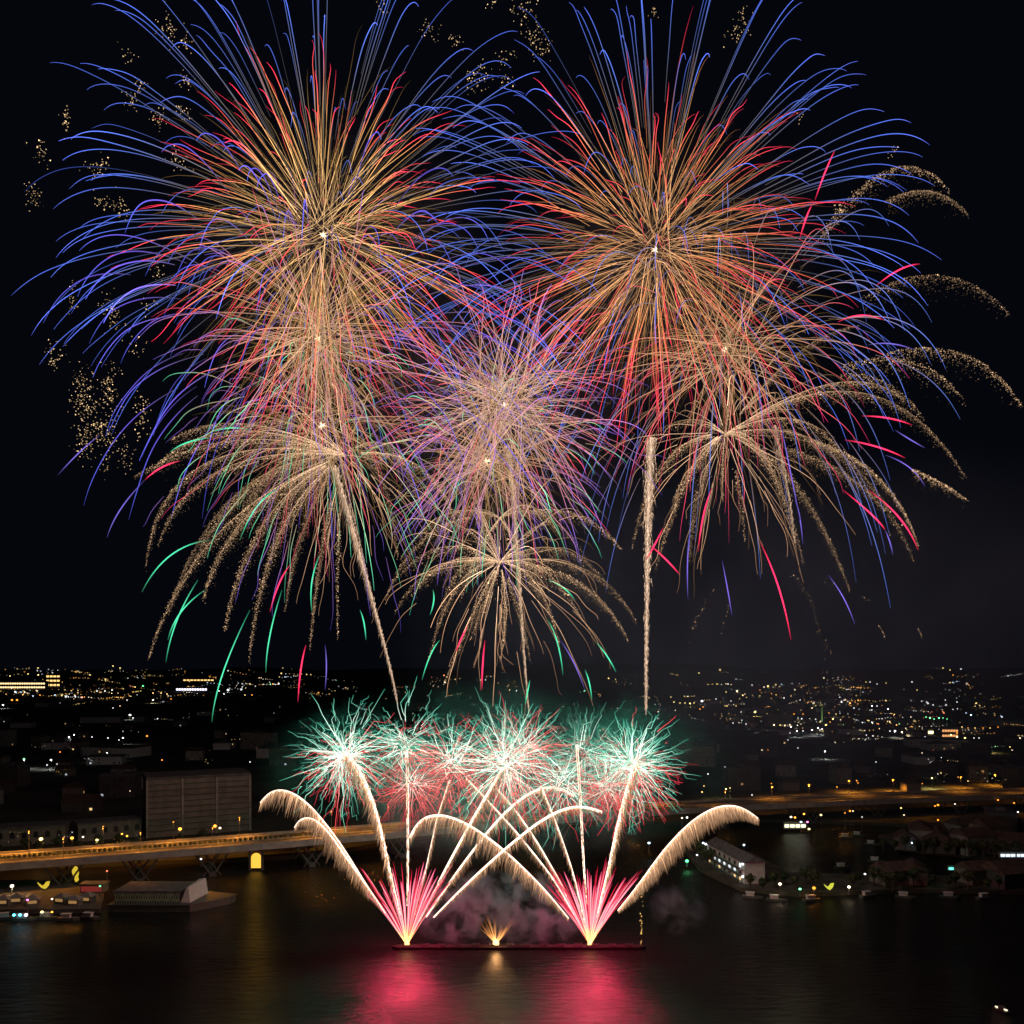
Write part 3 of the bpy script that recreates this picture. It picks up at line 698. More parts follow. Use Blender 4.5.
# ------------------------------------------------------------------ firing barge
YB = 289.0; S = YB / F
p = G(520, 948, 0)
barge = empty('firing_barge', (p[0], YB, 0), 'long low dark barge carrying the mortars of the fireworks', 'barge')
x0, x1 = (398 - 520) * S, (640 - 520) * S
MB().prism([(x0 - 2, 0), (x0, -1.7), (x1, -1.7), (x1 + 2, 0), (x1, 1.7), (x0, 1.7)], -0.4, 0.75).build('hull', BLACKP, barge)
MB().prism([(x0 - 1, 0), (x0 + .6, -1.4), (x1 - .6, -1.4), (x1 + 1, 0), (x1 - .6, 1.4), (x0 + .6, 1.4)], 0.753, 0.82).build('deck', BLACKP, barge)
for xx in [(407 - 520), (495 - 520), (590 - 520)] + list(range(-95, 110, 17)):
    m_ = MB()
    for k in range(4): m_.bar((xx*S + k*0.5 - 0.75, -0.5, 0.83), (xx*S + k*0.7 - 1.05, -0.5, 1.7), 0.16, 7)
    m_.box(xx*S - 1.0, xx*S + 1.0, -0.9, -0.75, 0.83, 1.3)
    m_.build('mortar_rack', METAL, barge)

# ------------------------------------------------------------------ fireworks
def flash(parent, pos, energy, col, radius=1.0, name='flash'):
    l = bpy.data.lights.new(name, 'POINT'); l.energy = energy; l.color = col; l.shadow_soft_size = radius
    o = bpy.data.objects.new(name, l); C.objects.link(o); o.parent = parent; o.location = pos; return o
def trails(c, d, R, D, k, N, s0, s1, Sx, wob=0.0):
    """drag-and-gravity paths. c centre (3), d T x 3 directions, R T reach px, D T droop px, s0/s1 T start and end"""
    T = len(d); u = np.linspace(0, 1, N)[None, :]; s = s0[:, None] + (s1 - s0)[:, None] * u
    f = (1 - np.exp(-k * s)) / (1 - math.exp(-k))
    P = d[:, None, :] * (R[:, None] * f)[..., None] * Sx
    P[..., 2] -= (D[:, None] * s ** 2.4) * Sx
    if wob: P = P + wobble(T, N, wob * Sx)
    return P + c[None, None, :], s
BLUE = [(0, (.12, .08, .03)), (.2, (.10, .08, .05)), (.36, (.08, .08, .12)), (.5, (.06, .10, .34)), (.7, (.08, .15, .75)), (.9, (.13, .20, 1.0)), (1, (.03, .04, .3))]
GOLDRED = [(0, (1.2, .72, .34)), (.3, (.9, .5, .17)), (.45, (.85, .40, .13)), (.58, (1.2, .22, .12)), (.75, (1.6, .06, .14)), (1, (.9, .02, .10))]
GOLD = [(0, (.9, .52, .24)), (.4, (.42, .24, .08)), (1, (.10, .06, .02))]
PURP = [(0, (.7, .42, .28)), (.25, (.5, .28, .2)), (.5, (.6, .2, .3)), (.75, (.34, .17, .7)), (1, (.14, .09, .7))]
PINK = [(0, (.9, .55, .3)), (.4, (.7, .32, .18)), (.75, (1.2, .10, .2)), (1, (.7, .03, .2))]
GREENT = [(0, (.9, .6, .35)), (.55, (.6, .5, .3)), (.75, (.25, .9, .5)), (1, (.06, .7, .38))]

def burst(name, px, py, Y, label, layers, light=(0, (1, 1, 1)), core=1.2, group='shell bursts in the sky'):
    """layers: list of dict(n, R, D, k, pal, w, part, vis, wob, hemi)"""
    c = W(px, py, Y); Sx = Y / F
    e = empty(name, c, label, 'firework', group)
    spray = Sparks(); kids = 0
    for L_ in layers:
        n = L_['n']; d = sphere_dirs(n, 0.9)
        if 'cut' in L_: d = d[d[:, 2] > L_['cut']]
        if 'squash' in L_: d[:, 1] *= L_['squash']; d /= np.linalg.norm(d, axis=1, keepdims=True)
        n = len(d)
        R = L_['R'] * rng.uniform(*L_.get('rv', (0.86, 1.06)), n); D = L_['D'] * rng.uniform(0.7, 1.3, n)
        s0 = rng.uniform(*L_.get('s0', (0.0, 0.1)), n); s1 = rng.uniform(*L_.get('s1', (0.88, 1.0)), n)
        N = L_.get('N', 16)
        P, s = trails(c, d, R, D, L_.get('k', 1.8), N, s0, s1, Sx, L_.get('wob', 0))
        if 'sc' in L_: P = P + rng.normal(0, L_['sc'] * Sx, (n, 1, 3))
        K = grad(s, L_['pal']) * rng.lognormal(0, L_.get('var', 0.3), (n, 1, 1)) * L_.get('gain', 1.0)
        if 'flick' in L_: K = K * rng.uniform(1 - L_['flick'], 1 + L_['flick'], (n, N, 1))
        u = np.linspace(0, 1, N)[None]
        w_ = L_['w'] * 0.5 * Sx * rng.uniform(0.7, 1.3, (n, 1)) * (1 - 0.75 * u ** 4) * np.clip(.45 + u * 2.5, 0, 1) * np.ones((n, N))
        if L_.get('part'):
            order = np.argsort(-R); own = min(n, max(0, 100 - kids))
            for i in order[:own]:
                sp = Sparks().strands(P[i:i+1], w_[i:i+1], K[i:i+1]); sp.build('star_trail', e, c)
            kids += own
            if n > own: spray.strands(P[order[own:]], w_[order[own:]], K[order[own:]])
        else: spray.strands(P, w_, K)
    if spray.n: tag(spray.build('spark_spray', e, c), kind='stuff')
    if core: 
        cs = Sparks(); d = sphere_dirs(14); P, s = trails(c, d, np.full(14, 3.6 * core), np.full(14, 0.5), 1.5, 4, np.zeros(14), np.ones(14), Sx)
        cs.strands(P, np.full((14, 4), 0.5 * Sx) * np.linspace(1, .2, 4)[None], grad(s, [(0, (3, 2.4, 1.6)), (1, (1.2, .7, .3))]))
        cs.build('core', e, c)
    if light[0]: flash(e, (0, 0, 0), light[0], light[1], 1.5)
    return e, c, Sx

def crackle(e, c, Y, spots, seed=1, gain=1.0):
    """clusters of glittering grains: (px, py, half width, half height, count)"""
    r = np.random.default_rng(seed)
    for (px, py, a, b_, n) in spots:
        sp = Sparks(); o = W(px, py, Y + r.uniform(-15, 15)); Sx = Y / F
        P = o[None] + r.normal(0, 1, (n, 3)) * np.array([a, a, b_])[None] * Sx * 0.55
        K = np.array([(1.0, .66, .32)])[None][0] * r.lognormal(-0.3, 0.6, (n, 1)) * gain
        sp.grains(P, r.uniform(0.25, 0.6, n) * Sx, K); tag(sp.build('crackle_cluster', e, c), kind='stuff')

eL, cL, SL = burst('chrysanthemum_shell', 323, 235, 289, 'huge blue tipped gold and red burst at upper left', [
    dict(n=250, R=286, D=50, k=2.1, pal=BLUE, w=.64, part=True, N=26, squash=.8, s0=(.05, .3), s1=(.86, 1.0), cut=-.55, rv=(.86, 1.03), gain=1.6, wob=1),
    dict(n=250, R=200, D=24, k=1.5, pal=GOLDRED, w=.65, N=14, rv=(.6, 1.05), gain=1.0, sc=7, wob=2, s0=(0, .35), var=.4),
    dict(n=250, R=180, D=22, k=1.4, pal=GOLD, w=.42, N=9, rv=(.5, 1.1), gain=.7, var=.6, s0=(0, .3), wob=2, sc=9),
], (190000, (1, .62, .5)))
eR, cR, SR = burst('chrysanthemum_shell', 655, 250, 292, 'huge blue tipped gold and red burst at upper right', [
    dict(n=240, R=276, D=46, k=2.1, pal=BLUE, w=.64, part=True, N=26, squash=.8, s0=(.05, .3), s1=(.86, 1.0), cut=-.5, rv=(.86, 1.03), gain=1.6, wob=1),
    dict(n=250, R=200, D=28, k=1.5, pal=[(0, (1.1, .6, .3)), (.3, (.85, .38, .13)), (.48, (1.1, .22, .11)), (.7, (1.4, .07, .13)), (1, (.7, .02, .10))], w=.65, N=14, rv=(.6, 1.05), gain=1.0, wob=2, s0=(0, .35), var=.4, sc=7),
    dict(n=290, R=175, D=24, k=1.4, pal=[(0, (.9, .45, .2)), (.45, (.45, .22, .08)), (1, (.22, .06, .03))], w=.42, N=9, rv=(.5, 1.1), gain=.75, var=.6, s0=(0, .3), wob=2, sc=9),
], (190000, (1, .58, .5)))
burst('peony_shell', 318, 338, 282, 'gold burst with pink and violet tips below the upper left burst', [
    dict(n=120, R=262, D=92, k=2.0, pal=[(0, (.08, .05, .04)), (.4, (.1, .07, .16)), (.6, (.16, .1, .7)), (.9, (.13, .16, 1.0)), (1, (.03, .04, .3))], w=1.0, N=22, squash=.8, s0=(.2, .45), cut=-.45, rv=(.75, 1.03), gain=1.2, wob=1),
    dict(n=110, R=175, D=34, k=1.7, pal=PURP, w=0.68, part=True, N=16, wob=2.1, sc=11, rv=(.6, 1.05), gain=1.12),
    dict(n=80, R=150, D=26, k=1.5, pal=PINK, w=0.68, N=14, wob=2.1, sc=11, rv=(.6, 1.05), gain=1.00),
    dict(n=150, R=135, D=18, k=1.4, pal=GOLD, w=0.41, N=8, sc=12, wob=2.8, rv=(.5, 1.1), gain=0.75),
], (35000, (1, .6, .5)))
burst('peony_shell', 505, 405, 285, 'violet and pink burst in the centre between the two huge ones', [
    dict(n=150, R=165, D=22, k=1.6, pal=PURP, w=0.65, part=True, N=16, wob=2.8, sc=13, rv=(.6, 1.05), gain=1.19),
    dict(n=90, R=145, D=20, k=1.5, pal=PINK, w=0.65, N=14, wob=2.8, sc=13, rv=(.6, 1.05), gain=1.00),
    dict(n=150, R=125, D=14, k=1.4, pal=[(0, (1., .65, .5)), (1, (.35, .18, .3))], w=0.37, N=8, wob=2.1, sc=13, rv=(.5, 1.1), gain=0.75),
], (35000, (.8, .5, 1)))
burst('peony_shell', 487, 461, 280, 'gold and violet burst low in the centre, left of the rising comet trail', [
    dict(n=120, R=130, D=24, k=1.6, pal=PURP, w=0.61, part=True, N=14, wob=2.8, sc=13, rv=(.6, 1.05), gain=1.00),
    dict(n=70, R=120, D=30, k=1.6, pal=GREENT, w=0.68, N=14, wob=1.4, sc=13, rv=(.7, 1.2), s0=(.3, .6), gain=1.00),
    dict(n=160, R=110, D=18, k=1.4, pal=GOLD, w=0.41, N=8, wob=2.1, sc=11, rv=(.5, 1.1), gain=0.88),
], (18000, (1, .7, .5)))
burst('peony_shell', 725, 350, 296, 'red and gold burst with blue tips below the upper right burst', [
    dict(n=110, R=215, D=95, k=2.0, pal=[(0, (.5, .3, .15)), (.5, (.35, .25, .3)), (.75, (.18, .28, .9)), (1, (.1, .2, .9))], w=0.61, part=True, N=20, s0=(.25, .5), gain=0.81, cut=-.7),
    dict(n=120, R=150, D=45, k=1.6, pal=PINK, w=0.68, N=14, wob=2.1, sc=13, rv=(.6, 1.05), gain=0.94),
    dict(n=110, R=150, D=30, k=1.5, pal=GOLD, w=0.41, N=8, sc=12, wob=2.8, rv=(.5, 1.1), gain=0.69),
], (25000, (1, .5, .4)))
burst('peony_shell', 322, 425, 278, 'gold burst with green and pink tips at centre left above the palm branches', [
    dict(n=90, R=165, D=60, k=1.8, pal=GREENT, w=0.68, part=True, N=16, wob=1.4, sc=11, rv=(.5, 1.05), s0=(.3, .6), gain=0.94, cut=-.85),
    dict(n=70, R=140, D=36, k=1.6, pal=PINK, w=0.61, N=14, wob=2.8, sc=13, rv=(.5, 1.05), gain=0.88),
    dict(n=70, R=170, D=60, k=1.6, pal=PURP, w=0.54, N=14, wob=2.1, sc=11, rv=(.6, 1.1), s0=(.4, .7), gain=0.75),
    dict(n=130, R=120, D=24, k=1.5, pal=GOLD, w=0.41, N=8, wob=2.1, sc=13, rv=(.5, 1.1), gain=0.75),
], (18000, (1, .7, .5)))

crackle(eL, cL, 289, [(168, 28, 9, 12, 40), (186, 42, 6, 8, 26), (128, 55, 9, 6, 14), (65, 122, 5, 13, 30), (40, 152, 6, 12, 34), (34, 196, 8, 12, 36), (140, 86, 8, 6, 26), (130, 100, 8, 9, 26), (158, 118, 8, 10, 36), (186, 80, 6, 10, 26),
    (182, 115, 8, 8, 26), (100, 163, 8, 8, 26), (104, 203, 8, 8, 34), (122, 208, 7, 9, 34), (178, 160, 10, 8, 26), (95, 172, 9, 5, 20), (72, 298, 5, 13, 26), (112, 312, 11, 16, 70), (55, 357, 7, 14, 40), (82, 390, 9, 26, 110), (90, 420, 14, 26, 120),
    (110, 390, 9, 26, 110), (86, 445, 9, 14, 60), (108, 435, 11, 12, 60), (142, 415, 8, 22, 60), (125, 455, 8, 16, 40), (105, 465, 5, 10, 16), (158, 270, 7, 9, 26), (150, 305, 8, 12, 20), (135, 345, 10, 10, 20), (36, 205, 3, 4, 6), (430, 30, 10, 8, 30), (455, 40, 9, 8, 22)], 3)
crackle(eR, cR, 292, [(480, 75, 12, 8, 34), (520, 10, 16, 12, 50), (535, 35, 12, 14, 60), (548, 50, 8, 8, 20), (745, 20, 8, 14, 34), (735, 35, 8, 8, 26), (470, 85, 10, 8, 24), (380, 4, 5, 8, 14), (655, 10, 5, 8, 14), (892, 152, 6, 5, 12), (505, 60, 10, 8, 20), (492, 4, 10, 5, 12), (800, 118, 6, 6, 8), (505, 80, 8, 8, 20), (838, 210, 8, 8, 24)], 4)

# glitter palms
def bez(a, b_, c_, n):
    u = np.linspace(0, 1, n)[:, None]; return (1-u)**2 * np.array(a) + 2*u*(1-u) * np.array(b_) + u*u * np.array(c_)
def palm(px, py, Y, label, branches, seed, gain=1.0, light=15000, dens=6.0, group='glitter palms'):
    """branches: (bx, by, ex, ey, width, s_start): bezier from the centre over (bx, by) to (ex, ey); grains sink under the path"""
    r = np.random.default_rng(seed); c = W(px, py, Y); Sx = Y / F
    e = empty('palm_shell', c, label, 'firework', group)
    for (bx, by, ex, ey, wd, ss) in branches:
        dy = r.uniform(-28, 28)
        q_ = bez((px, py, 0), (bx, by, dy * .7), (ex, ey, dy), 60)
        bg_ = r.uniform(.5, 1.25)
        ln = np.linalg.norm(np.diff(q_[:, :2], axis=0), axis=1).sum()
        wd *= .85; n = int(ln * dens * (0.6 + wd * 0.14) * (.22 if ss >= .35 else .95)); s = ss + (1 - ss) * r.beta(1.0, 1.35, n)
        i = s * 59; i0 = np.clip(i.astype(int), 0, 58); f_ = (i - i0)[:, None]; pt = q_[i0] * (1 - f_) + q_[i0+1] * f_
        env = np.clip(s / 0.35, 0.12, 1) * np.clip((1.15 - s) * 1.6, 0.2, 1)
        fall = r.exponential(1.1 if ss >= .35 else 0.75, n) * wd * env; side = r.normal(0, 0.32, n) * wd * env
        X = (pt[:, 0] + side - 512) * Y / F; Z = H - (pt[:, 1] + fall - HOR) * Y / F; YY = Y + pt[:, 2] * Sx * 1.2 + r.normal(0, 1, n)
        X = X * YY / Y; Z = H + (Z - H) * YY / Y
        sp = Sparks()
        K = np.array([[1.0, .62, .34]]) * (r.lognormal(-0.45, 0.6, n) * (1.15 - 0.5 * s) * np.exp(-fall / (wd * 1.3)))[:, None] * gain * 1.3 * bg_
        rad = (r.uniform(0.26, 0.5, n) if ss >= .35 else r.uniform(0.15, 0.36, n)) * Sx * np.where(r.uniform(0, 1, n) < .04, 1.8, 1)
        sp.grains(np.stack([X, YY, Z], -1), rad, K)
        # the glowing thread of the branch itself
        m_ = 40; hs = np.linspace(max(0, ss), 0.8 if ss < .2 else .95, m_); ii = hs * 59; j0 = np.clip(ii.astype(int), 0, 58); g_ = (ii - j0)[:, None]; t_ = q_[j0] * (1 - g_) + q_[j0+1] * g_
        Yt = Y + t_[:, 2] * Sx * 1.2
        PT = np.stack([(t_[:, 0] - 512) * Yt / F, Yt, H - (t_[:, 1] - HOR) * Yt / F], -1)
        kk = grad(np.linspace(0, 1, m_), [(0, (1.5, 1.0, .65)), (.4, (.9, .55, .3)), (1, (.15, .08, .04))]) * gain * bg_
        if ss < .2: sp.strands(PT[None], np.full((1, m_), 0.36 * Sx) * np.linspace(1, .5, m_), kk[None])
        o_ = sp.build('palm_branch', e, c)
        if ss >= .2: tag(o_, kind='stuff')
    if light:
        m_ = 95; d = sphere_dirs(m_, 1.0); P, s_ = trails(c, d, r.uniform(60, 150, m_), r.uniform(22, 60, m_), 1.8, 14, r.uniform(0, .5, m_), r.uniform(.85, 1, m_), Sx, 3)
        kk = grad(s_, [(0, (1.3, .85, .55)), (.5, (.8, .45, .25)), (1, (.2, .1, .05))]) * r.lognormal(0, .5, (m_, 1, 1)) * gain
        tag(Sparks().strands(P, np.full((m_, 14), .2 * Sx), kk).build('spark_spray', e, c), kind='stuff')
        flash(e, (0, 0, 0), light, (1, .7, .45), 1.5)
    return e, c, Sx
# lower left palm
palm(345, 455, 284, 'left glitter palm with long drooping gold branches', [
    (160, 420, 146, 566, 8, 0), (230, 415, 133, 477, 9, 0), (215, 400, 152, 470, 10, 0), (190, 510, 148, 660, 7, .05), (215, 455, 168, 615, 8, .1), (225, 500, 203, 600, 10, .1), (245, 500, 224, 634, 10, .1), (262, 510, 249, 662, 9, .1),
    (230, 400, 170, 440, 12, .1), (300, 500, 285, 610, 8, .2), (320, 520, 310, 650, 6, .3), (335, 540, 338, 640, 5, .4), (270, 430, 232, 540, 12, .1),
    (190, 440, 158, 545, 8, 0), (400, 410, 424, 520, 9, .1), (385, 430, 398, 560, 7, .2), (275, 395, 225, 440, 8, 0), (240, 460, 195, 560, 11, .2), (300, 450, 268, 560, 11, .1), (430, 440, 455, 520, 7, .1)], 21, .85)
palm(500, 562, 283, 'centre glitter palm low over the small green bursts', [
    (425, 548, 394, 614, 7, 0), (452, 558, 428, 662, 7, 0), (476, 600, 445, 682, 7, .1), (600, 545, 637, 624, 8, 0), (590, 560, 628, 640, 7, .2), (545, 565, 560, 650, 7, .1), (510, 600, 500, 660, 6, .1),
    (490, 590, 470, 640, 7, 0), (440, 525, 400, 575, 9, 0), (560, 525, 605, 580, 9, 0), (462, 540, 440, 610, 9, 0), (530, 530, 545, 600, 8, 0), (485, 520, 470, 500, 5, 0), (545, 550, 582, 618, 8, 0), (440, 545, 412, 596, 8, 0), (520, 600, 530, 660, 6, .2), (470, 525, 448, 520, 6, 0), (530, 525, 550, 520, 6, 0)], 22, .95)
palm(500, 518, 288, 'smaller glitter palm right above the centre palm', [
    (440, 490, 400, 560, 7, 0), (465, 490, 430, 550, 7, 0), (550, 490, 590, 565, 7, 0), (530, 485, 560, 535, 7, 0), (580, 490, 622, 550, 7, .2), (480, 540, 460, 600, 6, 0), (520, 540, 540, 600, 6, 0), (420, 505, 385, 600, 7, .2)], 24, .7, 0)
palm(725, 434, 290, 'right glitter palm with long gold branches reaching the right edge', [
    (655, 430, 632, 548, 9, .1), (690, 440, 655, 570, 8, .1), (880, 330, 966, 478, 8, 0), (850, 405, 914, 560, 10, 0), (880, 420, 920, 550, 6, .3), (800, 450, 850, 590, 8, .2), (775, 430, 804, 565, 7, 0), (765, 415, 797, 548, 9, 0),
    (905, 195, 1010, 314, 9, .42), (950, 275, 1023, 408, 9, .42), (890, 300, 965, 400, 10, .4), (862, 85, 950, 190, 8, .38), (880, 110, 970, 216, 7, .6), (860, 320, 925, 420, 8, .5), (720, 480, 723, 500, 5, 0), (690, 400, 640, 445, 8, 0),
    (735, 380, 725, 330, 5, 0), (800, 395, 840, 450, 9, 0), (800, 330, 860, 325, 7, .1), (840, 450, 885, 510, 9, .3), (690, 480, 690, 560, 9, .3), (740, 470, 745, 540, 7, .4), (890, 440, 968, 500, 6, .7), (700, 450, 672, 500, 9, .1), (850, 350, 905, 400, 8, .1)], 23, .85)

# loose coloured stars: short streaks seen falling at the edges
GR = (.10, .95, .50); RD = (1.9, .06, .22); VI = (.22, .15, .75); BL = (.12, .22, 1.1)
def stray(name, label, items, Y, group, width=1.3):
    for k, (x0, y0, bx, by, x1, y1, col) in enumerate(items):
        Yd = Y + rng.uniform(-20, 20); q_ = bez((x0, y0), (bx, by), (x1, y1), 14)
        P = np.stack([(q_[:, 0] - 512) * Yd / F, np.full(14, Yd), H - (q_[:, 1] - HOR) * Yd / F], -1); c = P[7]
        u = np.linspace(0, 1, 14); K = np.array(col)[None] * (0.08 + 1.15 * np.sin(np.pi * np.clip(u, .02, .99)))[:, None]
        o = empty(name, c, label(k), 'firework', group)
        Sparks().strands(P[None], (width * .5 * Yd / F * (0.6 + 0.5 * np.sin(np.pi * u)))[None], K[None]).build('trail', o, c)
greens = [(280, 488, 255, 498, 240, 540), (210, 540, 165, 545, 142, 592), (198, 580, 172, 620, 166, 662), (205, 590, 175, 610, 168, 640), (250, 610, 215, 680, 212, 722), (282, 590, 266, 640, 266, 672),
    (210, 438, 185, 440, 170, 452), (250, 430, 230, 425, 212, 432), (320, 555, 308, 580, 312, 612), (360, 610, 365, 620, 366, 640), (440, 640, 430, 650, 422, 680), (548, 620, 560, 640, 563, 675), (596, 642, 608, 655, 616, 672), (585, 670, 590, 680, 592, 700), (433, 590, 436, 600, 430, 615), (575, 600, 565, 585, 548, 580), (525, 705, 528, 690, 530, 680)]
stray('green_star', lambda k: 'thin green star streak falling under the %s palms' % ('left' if k < 10 else 'centre'), [(*g, GR) for g in greens], 284, 'green stars falling under the palms')
reds = [(760, 542, 782, 585, 791, 640), (843, 490, 880, 520, 885, 530), (868, 490, 905, 515, 918, 550), (712, 488, 702, 510, 698, 552), (663, 528, 655, 545, 646, 560), (838, 322, 860, 310, 884, 320), (876, 286, 900, 265, 920, 264), (800, 238, 806, 215, 812, 205),
    (815, 200, 825, 170, 835, 150), (862, 416, 890, 416, 912, 425), (290, 565, 278, 580, 270, 612), (306, 645, 300, 665, 298, 702), (485, 640, 482, 665, 482, 690), (650, 545, 668, 560, 680, 575), (180, 461, 160, 465, 145, 480), (468, 625, 460, 640, 456, 652), (845, 440, 880, 445, 905, 458)]
stray('red_star', lambda k: 'bright %s red star streak %s' % (('long' if k in (0, 2, 3) else 'short'), ('at the right of the sky' if k < 10 or k in (13, 16) else 'under the left or centre palm')), [(*g, RD) for g in reds], 288, 'red stars at the edges of the bursts', 1.5)
viol = [(145, 480, 115, 510, 107, 538), (100, 435, 80, 450, 58, 475), (325, 645, 328, 665, 325, 690), (895, 430, 910, 440, 925, 448), (885, 455, 915, 465, 925, 487), (885, 530, 890, 540, 893, 555), (795, 500, 800, 510, 803, 545), (828, 575, 845, 595, 855, 625), (690, 530, 686, 560, 688, 600), (722, 560, 728, 590, 732, 616), (560, 640, 575, 660, 585, 690), (780, 420, 790, 470, 800, 520), (868, 345, 890, 340, 915, 350)]
stray('violet_star', lambda k: 'thin violet star streak %s' % ('at the left edge of the bursts' if k < 3 else 'at the right or below the bursts'), [(*g, VI) for g in viol], 286, 'violet stars at the edges of the bursts', 1.1)
# falling glitter under the palms
ex, cx, Sx_ = palm(760, 560, 290, 'sparse gold glitter sinking below the right palm', [
    (820, 560, 828, 690, 5, .3), (690, 580, 685, 680, 4, .4), (730, 580, 720, 640, 3, .5), (800, 560, 870, 600, 4, .6), (880, 540, 910, 520, 4, .7), (830, 630, 834, 660, 5, .5), (880, 600, 885, 640, 2, .8), (920, 600, 922, 640, 2, .85), (700, 600, 690, 630, 4, .6)], 31, .9, 0, 0.5, 'glitter palms')

# rising comet trails
def comet(name, label, pts, Y, wa, wb, fringe, n, seed, group, core=(2.6, 1.9, 1.5), fr=(1.0, .55, .30), coreW=1.75, fan=0.0, gain=1.0, lit=True, bell=True, lo=0.0):
    """pts: pixels along the path from the mortar to the head; fringe px length of the sinking sparks"""
    r = np.random.default_rng(seed); n = int(n * (1.9 if lit else 3.5)); pts = np.array(pts, float); d = np.r_[0, np.cumsum(np.linalg.norm(np.diff(pts, axis=0), axis=1))]
    s = np.linspace(0, 1, 60) * d[-1]; q_ = np.stack([np.interp(s, d, pts[:, i]) for i in range(2)], -1)
    for _ in range(30): q_[1:-1] = (q_[:-2] + 2*q_[1:-1] + q_[2:]) / 4
    Sx = Y / F; c = W(q_[0, 0], q_[0, 1], Y)
    PW = lambda a, yy: np.stack([(a[..., 0] - 512) * Y / F, yy, H - (a[..., 1] - HOR) * Y / F], -1)
    e = empty(name, c, label, 'firework', group)
    u = np.linspace(0, 1, 60)
    wd = (wa + (wb - wa) * u) * coreW
    K = np.array(core)[None] * (0.55 + 0.6 * np.sin(np.pi * np.clip(u, 0.1, .9)))[:, None] * gain
    mask = u >= lo
    Sparks().strands(PW(q_, np.full(60, Y))[None][:, mask], (wd * .5 * Sx)[None][:, mask], K[None][:, mask]).build('comet_trail', e, c, SPARK_LIT if lit else SPARK)
    # fringe of sinking sparks
    s_ = lo + (1 - lo) * r.uniform(0.02, 1, n); i = s_ * 59; i0 = np.clip(i.astype(int), 0, 58); f_ = (i - i0)[:, None]; st = q_[i0]*(1-f_) + q_[i0+1]*f_
    tg = q_[np.clip(i0+1, 0, 59)] - q_[i0]; n = len(s_); tg /= np.linalg.norm(tg, axis=1, keepdims=True) + 1e-6
    sr = (s_ - lo) / (1 - lo); env = (np.sin(np.pi * np.clip(sr * 0.9 + 0.02, 0, 1)) ** 0.9 if bell else (0.25 + 0.75 * s_))
    ln = fringe * r.uniform(0.3, 1.2, n) * env
    N = 6; v = np.linspace(0, 1, N)[None, :]
    X = st[:, None, 0] + tg[:, None, 0] * ln[:, None] * v * 0.25 + r.normal(0, .10, (n, 1)) * ln[:, None] * v + (r.normal(0, fan, n) * (.25 + .9 * s_ ** 1.3))[:, None]
    Yp = st[:, None, 1] + ln[:, None] * (v ** 1.2) + tg[:, None, 1] * ln[:, None] * v * .15
    yy = Y + r.normal(0, .5, (n, 1)) + r.normal(0, .2, (n, 1)) * ln[:, None] * Sx * v
    K = grad(np.repeat(v, n, 0), [(0, tuple(1.2*k for k in fr)), (.4, tuple(.6*k for k in fr)), (1, tuple(.12*k for k in fr))]) * r.lognormal(-.1, .4, (n, 1, 1)) * gain
    Sparks().strands(PW(np.stack([X, Yp], -1), yy), np.full((n, N), (.30 if lit else .2) * Sx) * (1.1 - .7*v), K).build('spark_fringe', e, c)
    return e
# tall tails left by the shells on their way up
tail = dict(coreW=.8, core=(1.3, .9, .62), fr=(1.0, .66, .44), lit=False, bell=False, group='rising trails under the big bursts')
comet('rising_trail', 'leaning pale gold rising trail below the left bursts', [(398, 705), (392, 672), (378, 620), (362, 560), (345, 500), (335, 465)], 287, .6, 1.6, 15, 420, 41, fan=1.5, gain=.85, **tail)
comet('rising_trail', 'nearly upright gold rising trail through the centre palm', [(529, 712), (526, 680), (522, 620), (518, 560), (514, 500), (509, 445)], 287, .6, 1.3, 15, 420, 42, fan=1.3, gain=.85, **tail)
comet('rising_trail', 'straight upright thick pale trail right of centre, topped bright', [(646, 715), (646, 680), (647, 600), (648, 520), (651, 437)], 289, .6, 3.2, 12, 700, 43, fan=2.2, gain=1.05, **tail)
comet('rising_trail', 'faint gold rising trail up to the left burst', [(372, 600), (360, 540), (340, 460), (326, 380), (322, 300)], 290, .5, .9, 9, 160, 44, fan=1.0, gain=.55, **tail)
comet('rising_trail', 'faint gold rising trail under the right palm', [(795, 545), (790, 500), (780, 450), (775, 425)], 290, .5, 1.0, 12, 120, 45, fan=1.5, gain=.6, **tail)

# low comets crossing in a fan over the barge
Lp = (407, 945); Rp = (590, 945)
cg = 'comets fanning out from the barge'
comet('comet', 'outermost left white comet curling over at its tip', [Lp, (367, 886), (340, 842), (312, 806), (292, 789), (275, 785), (264, 791), (261, 803)], YB, .7, 1.6, 26, 420, 51, cg, lo=.2, gain=1.0)
comet('comet', 'second left comet with a shorter curl inside the outermost one', [Lp, (366, 884), (345, 856), (325, 826), (312, 815), (302, 813), (295, 819), (295, 828)], YB - 3, .6, 1.4, 16, 300, 52, cg, lo=.2, gain=1.0)
comet('comet', 'thick white comet rising to the leftmost green burst', [Lp, (390, 872), (382, 835), (373, 800), (360, 770), (347, 752)], YB + 2, .8, 3.2, 24, 500, 53, cg, lo=.14, bell=False, fan=1.5, gain=1.25)
comet('comet', 'upright white comet straight above the left pink fan', [Lp, (408, 870), (408, 810), (407, 752)], YB, .8, 1.8, 14, 260, 54, cg, lo=.2, bell=False, gain=1.1)
comet('comet', 'thin white comet leaning right of the upright left one', [Lp, (427, 865), (438, 815), (450, 780)], YB + 4, .6, 1.1, 14, 180, 55, cg, lo=.12, bell=False, gain=.8)
comet('comet', 'white comet slanting right to the bright central burst', [Lp, (446, 868), (475, 815), (503, 768)], YB, .8, 1.8, 14, 240, 56, cg, lo=.12, bell=False, gain=1.1)
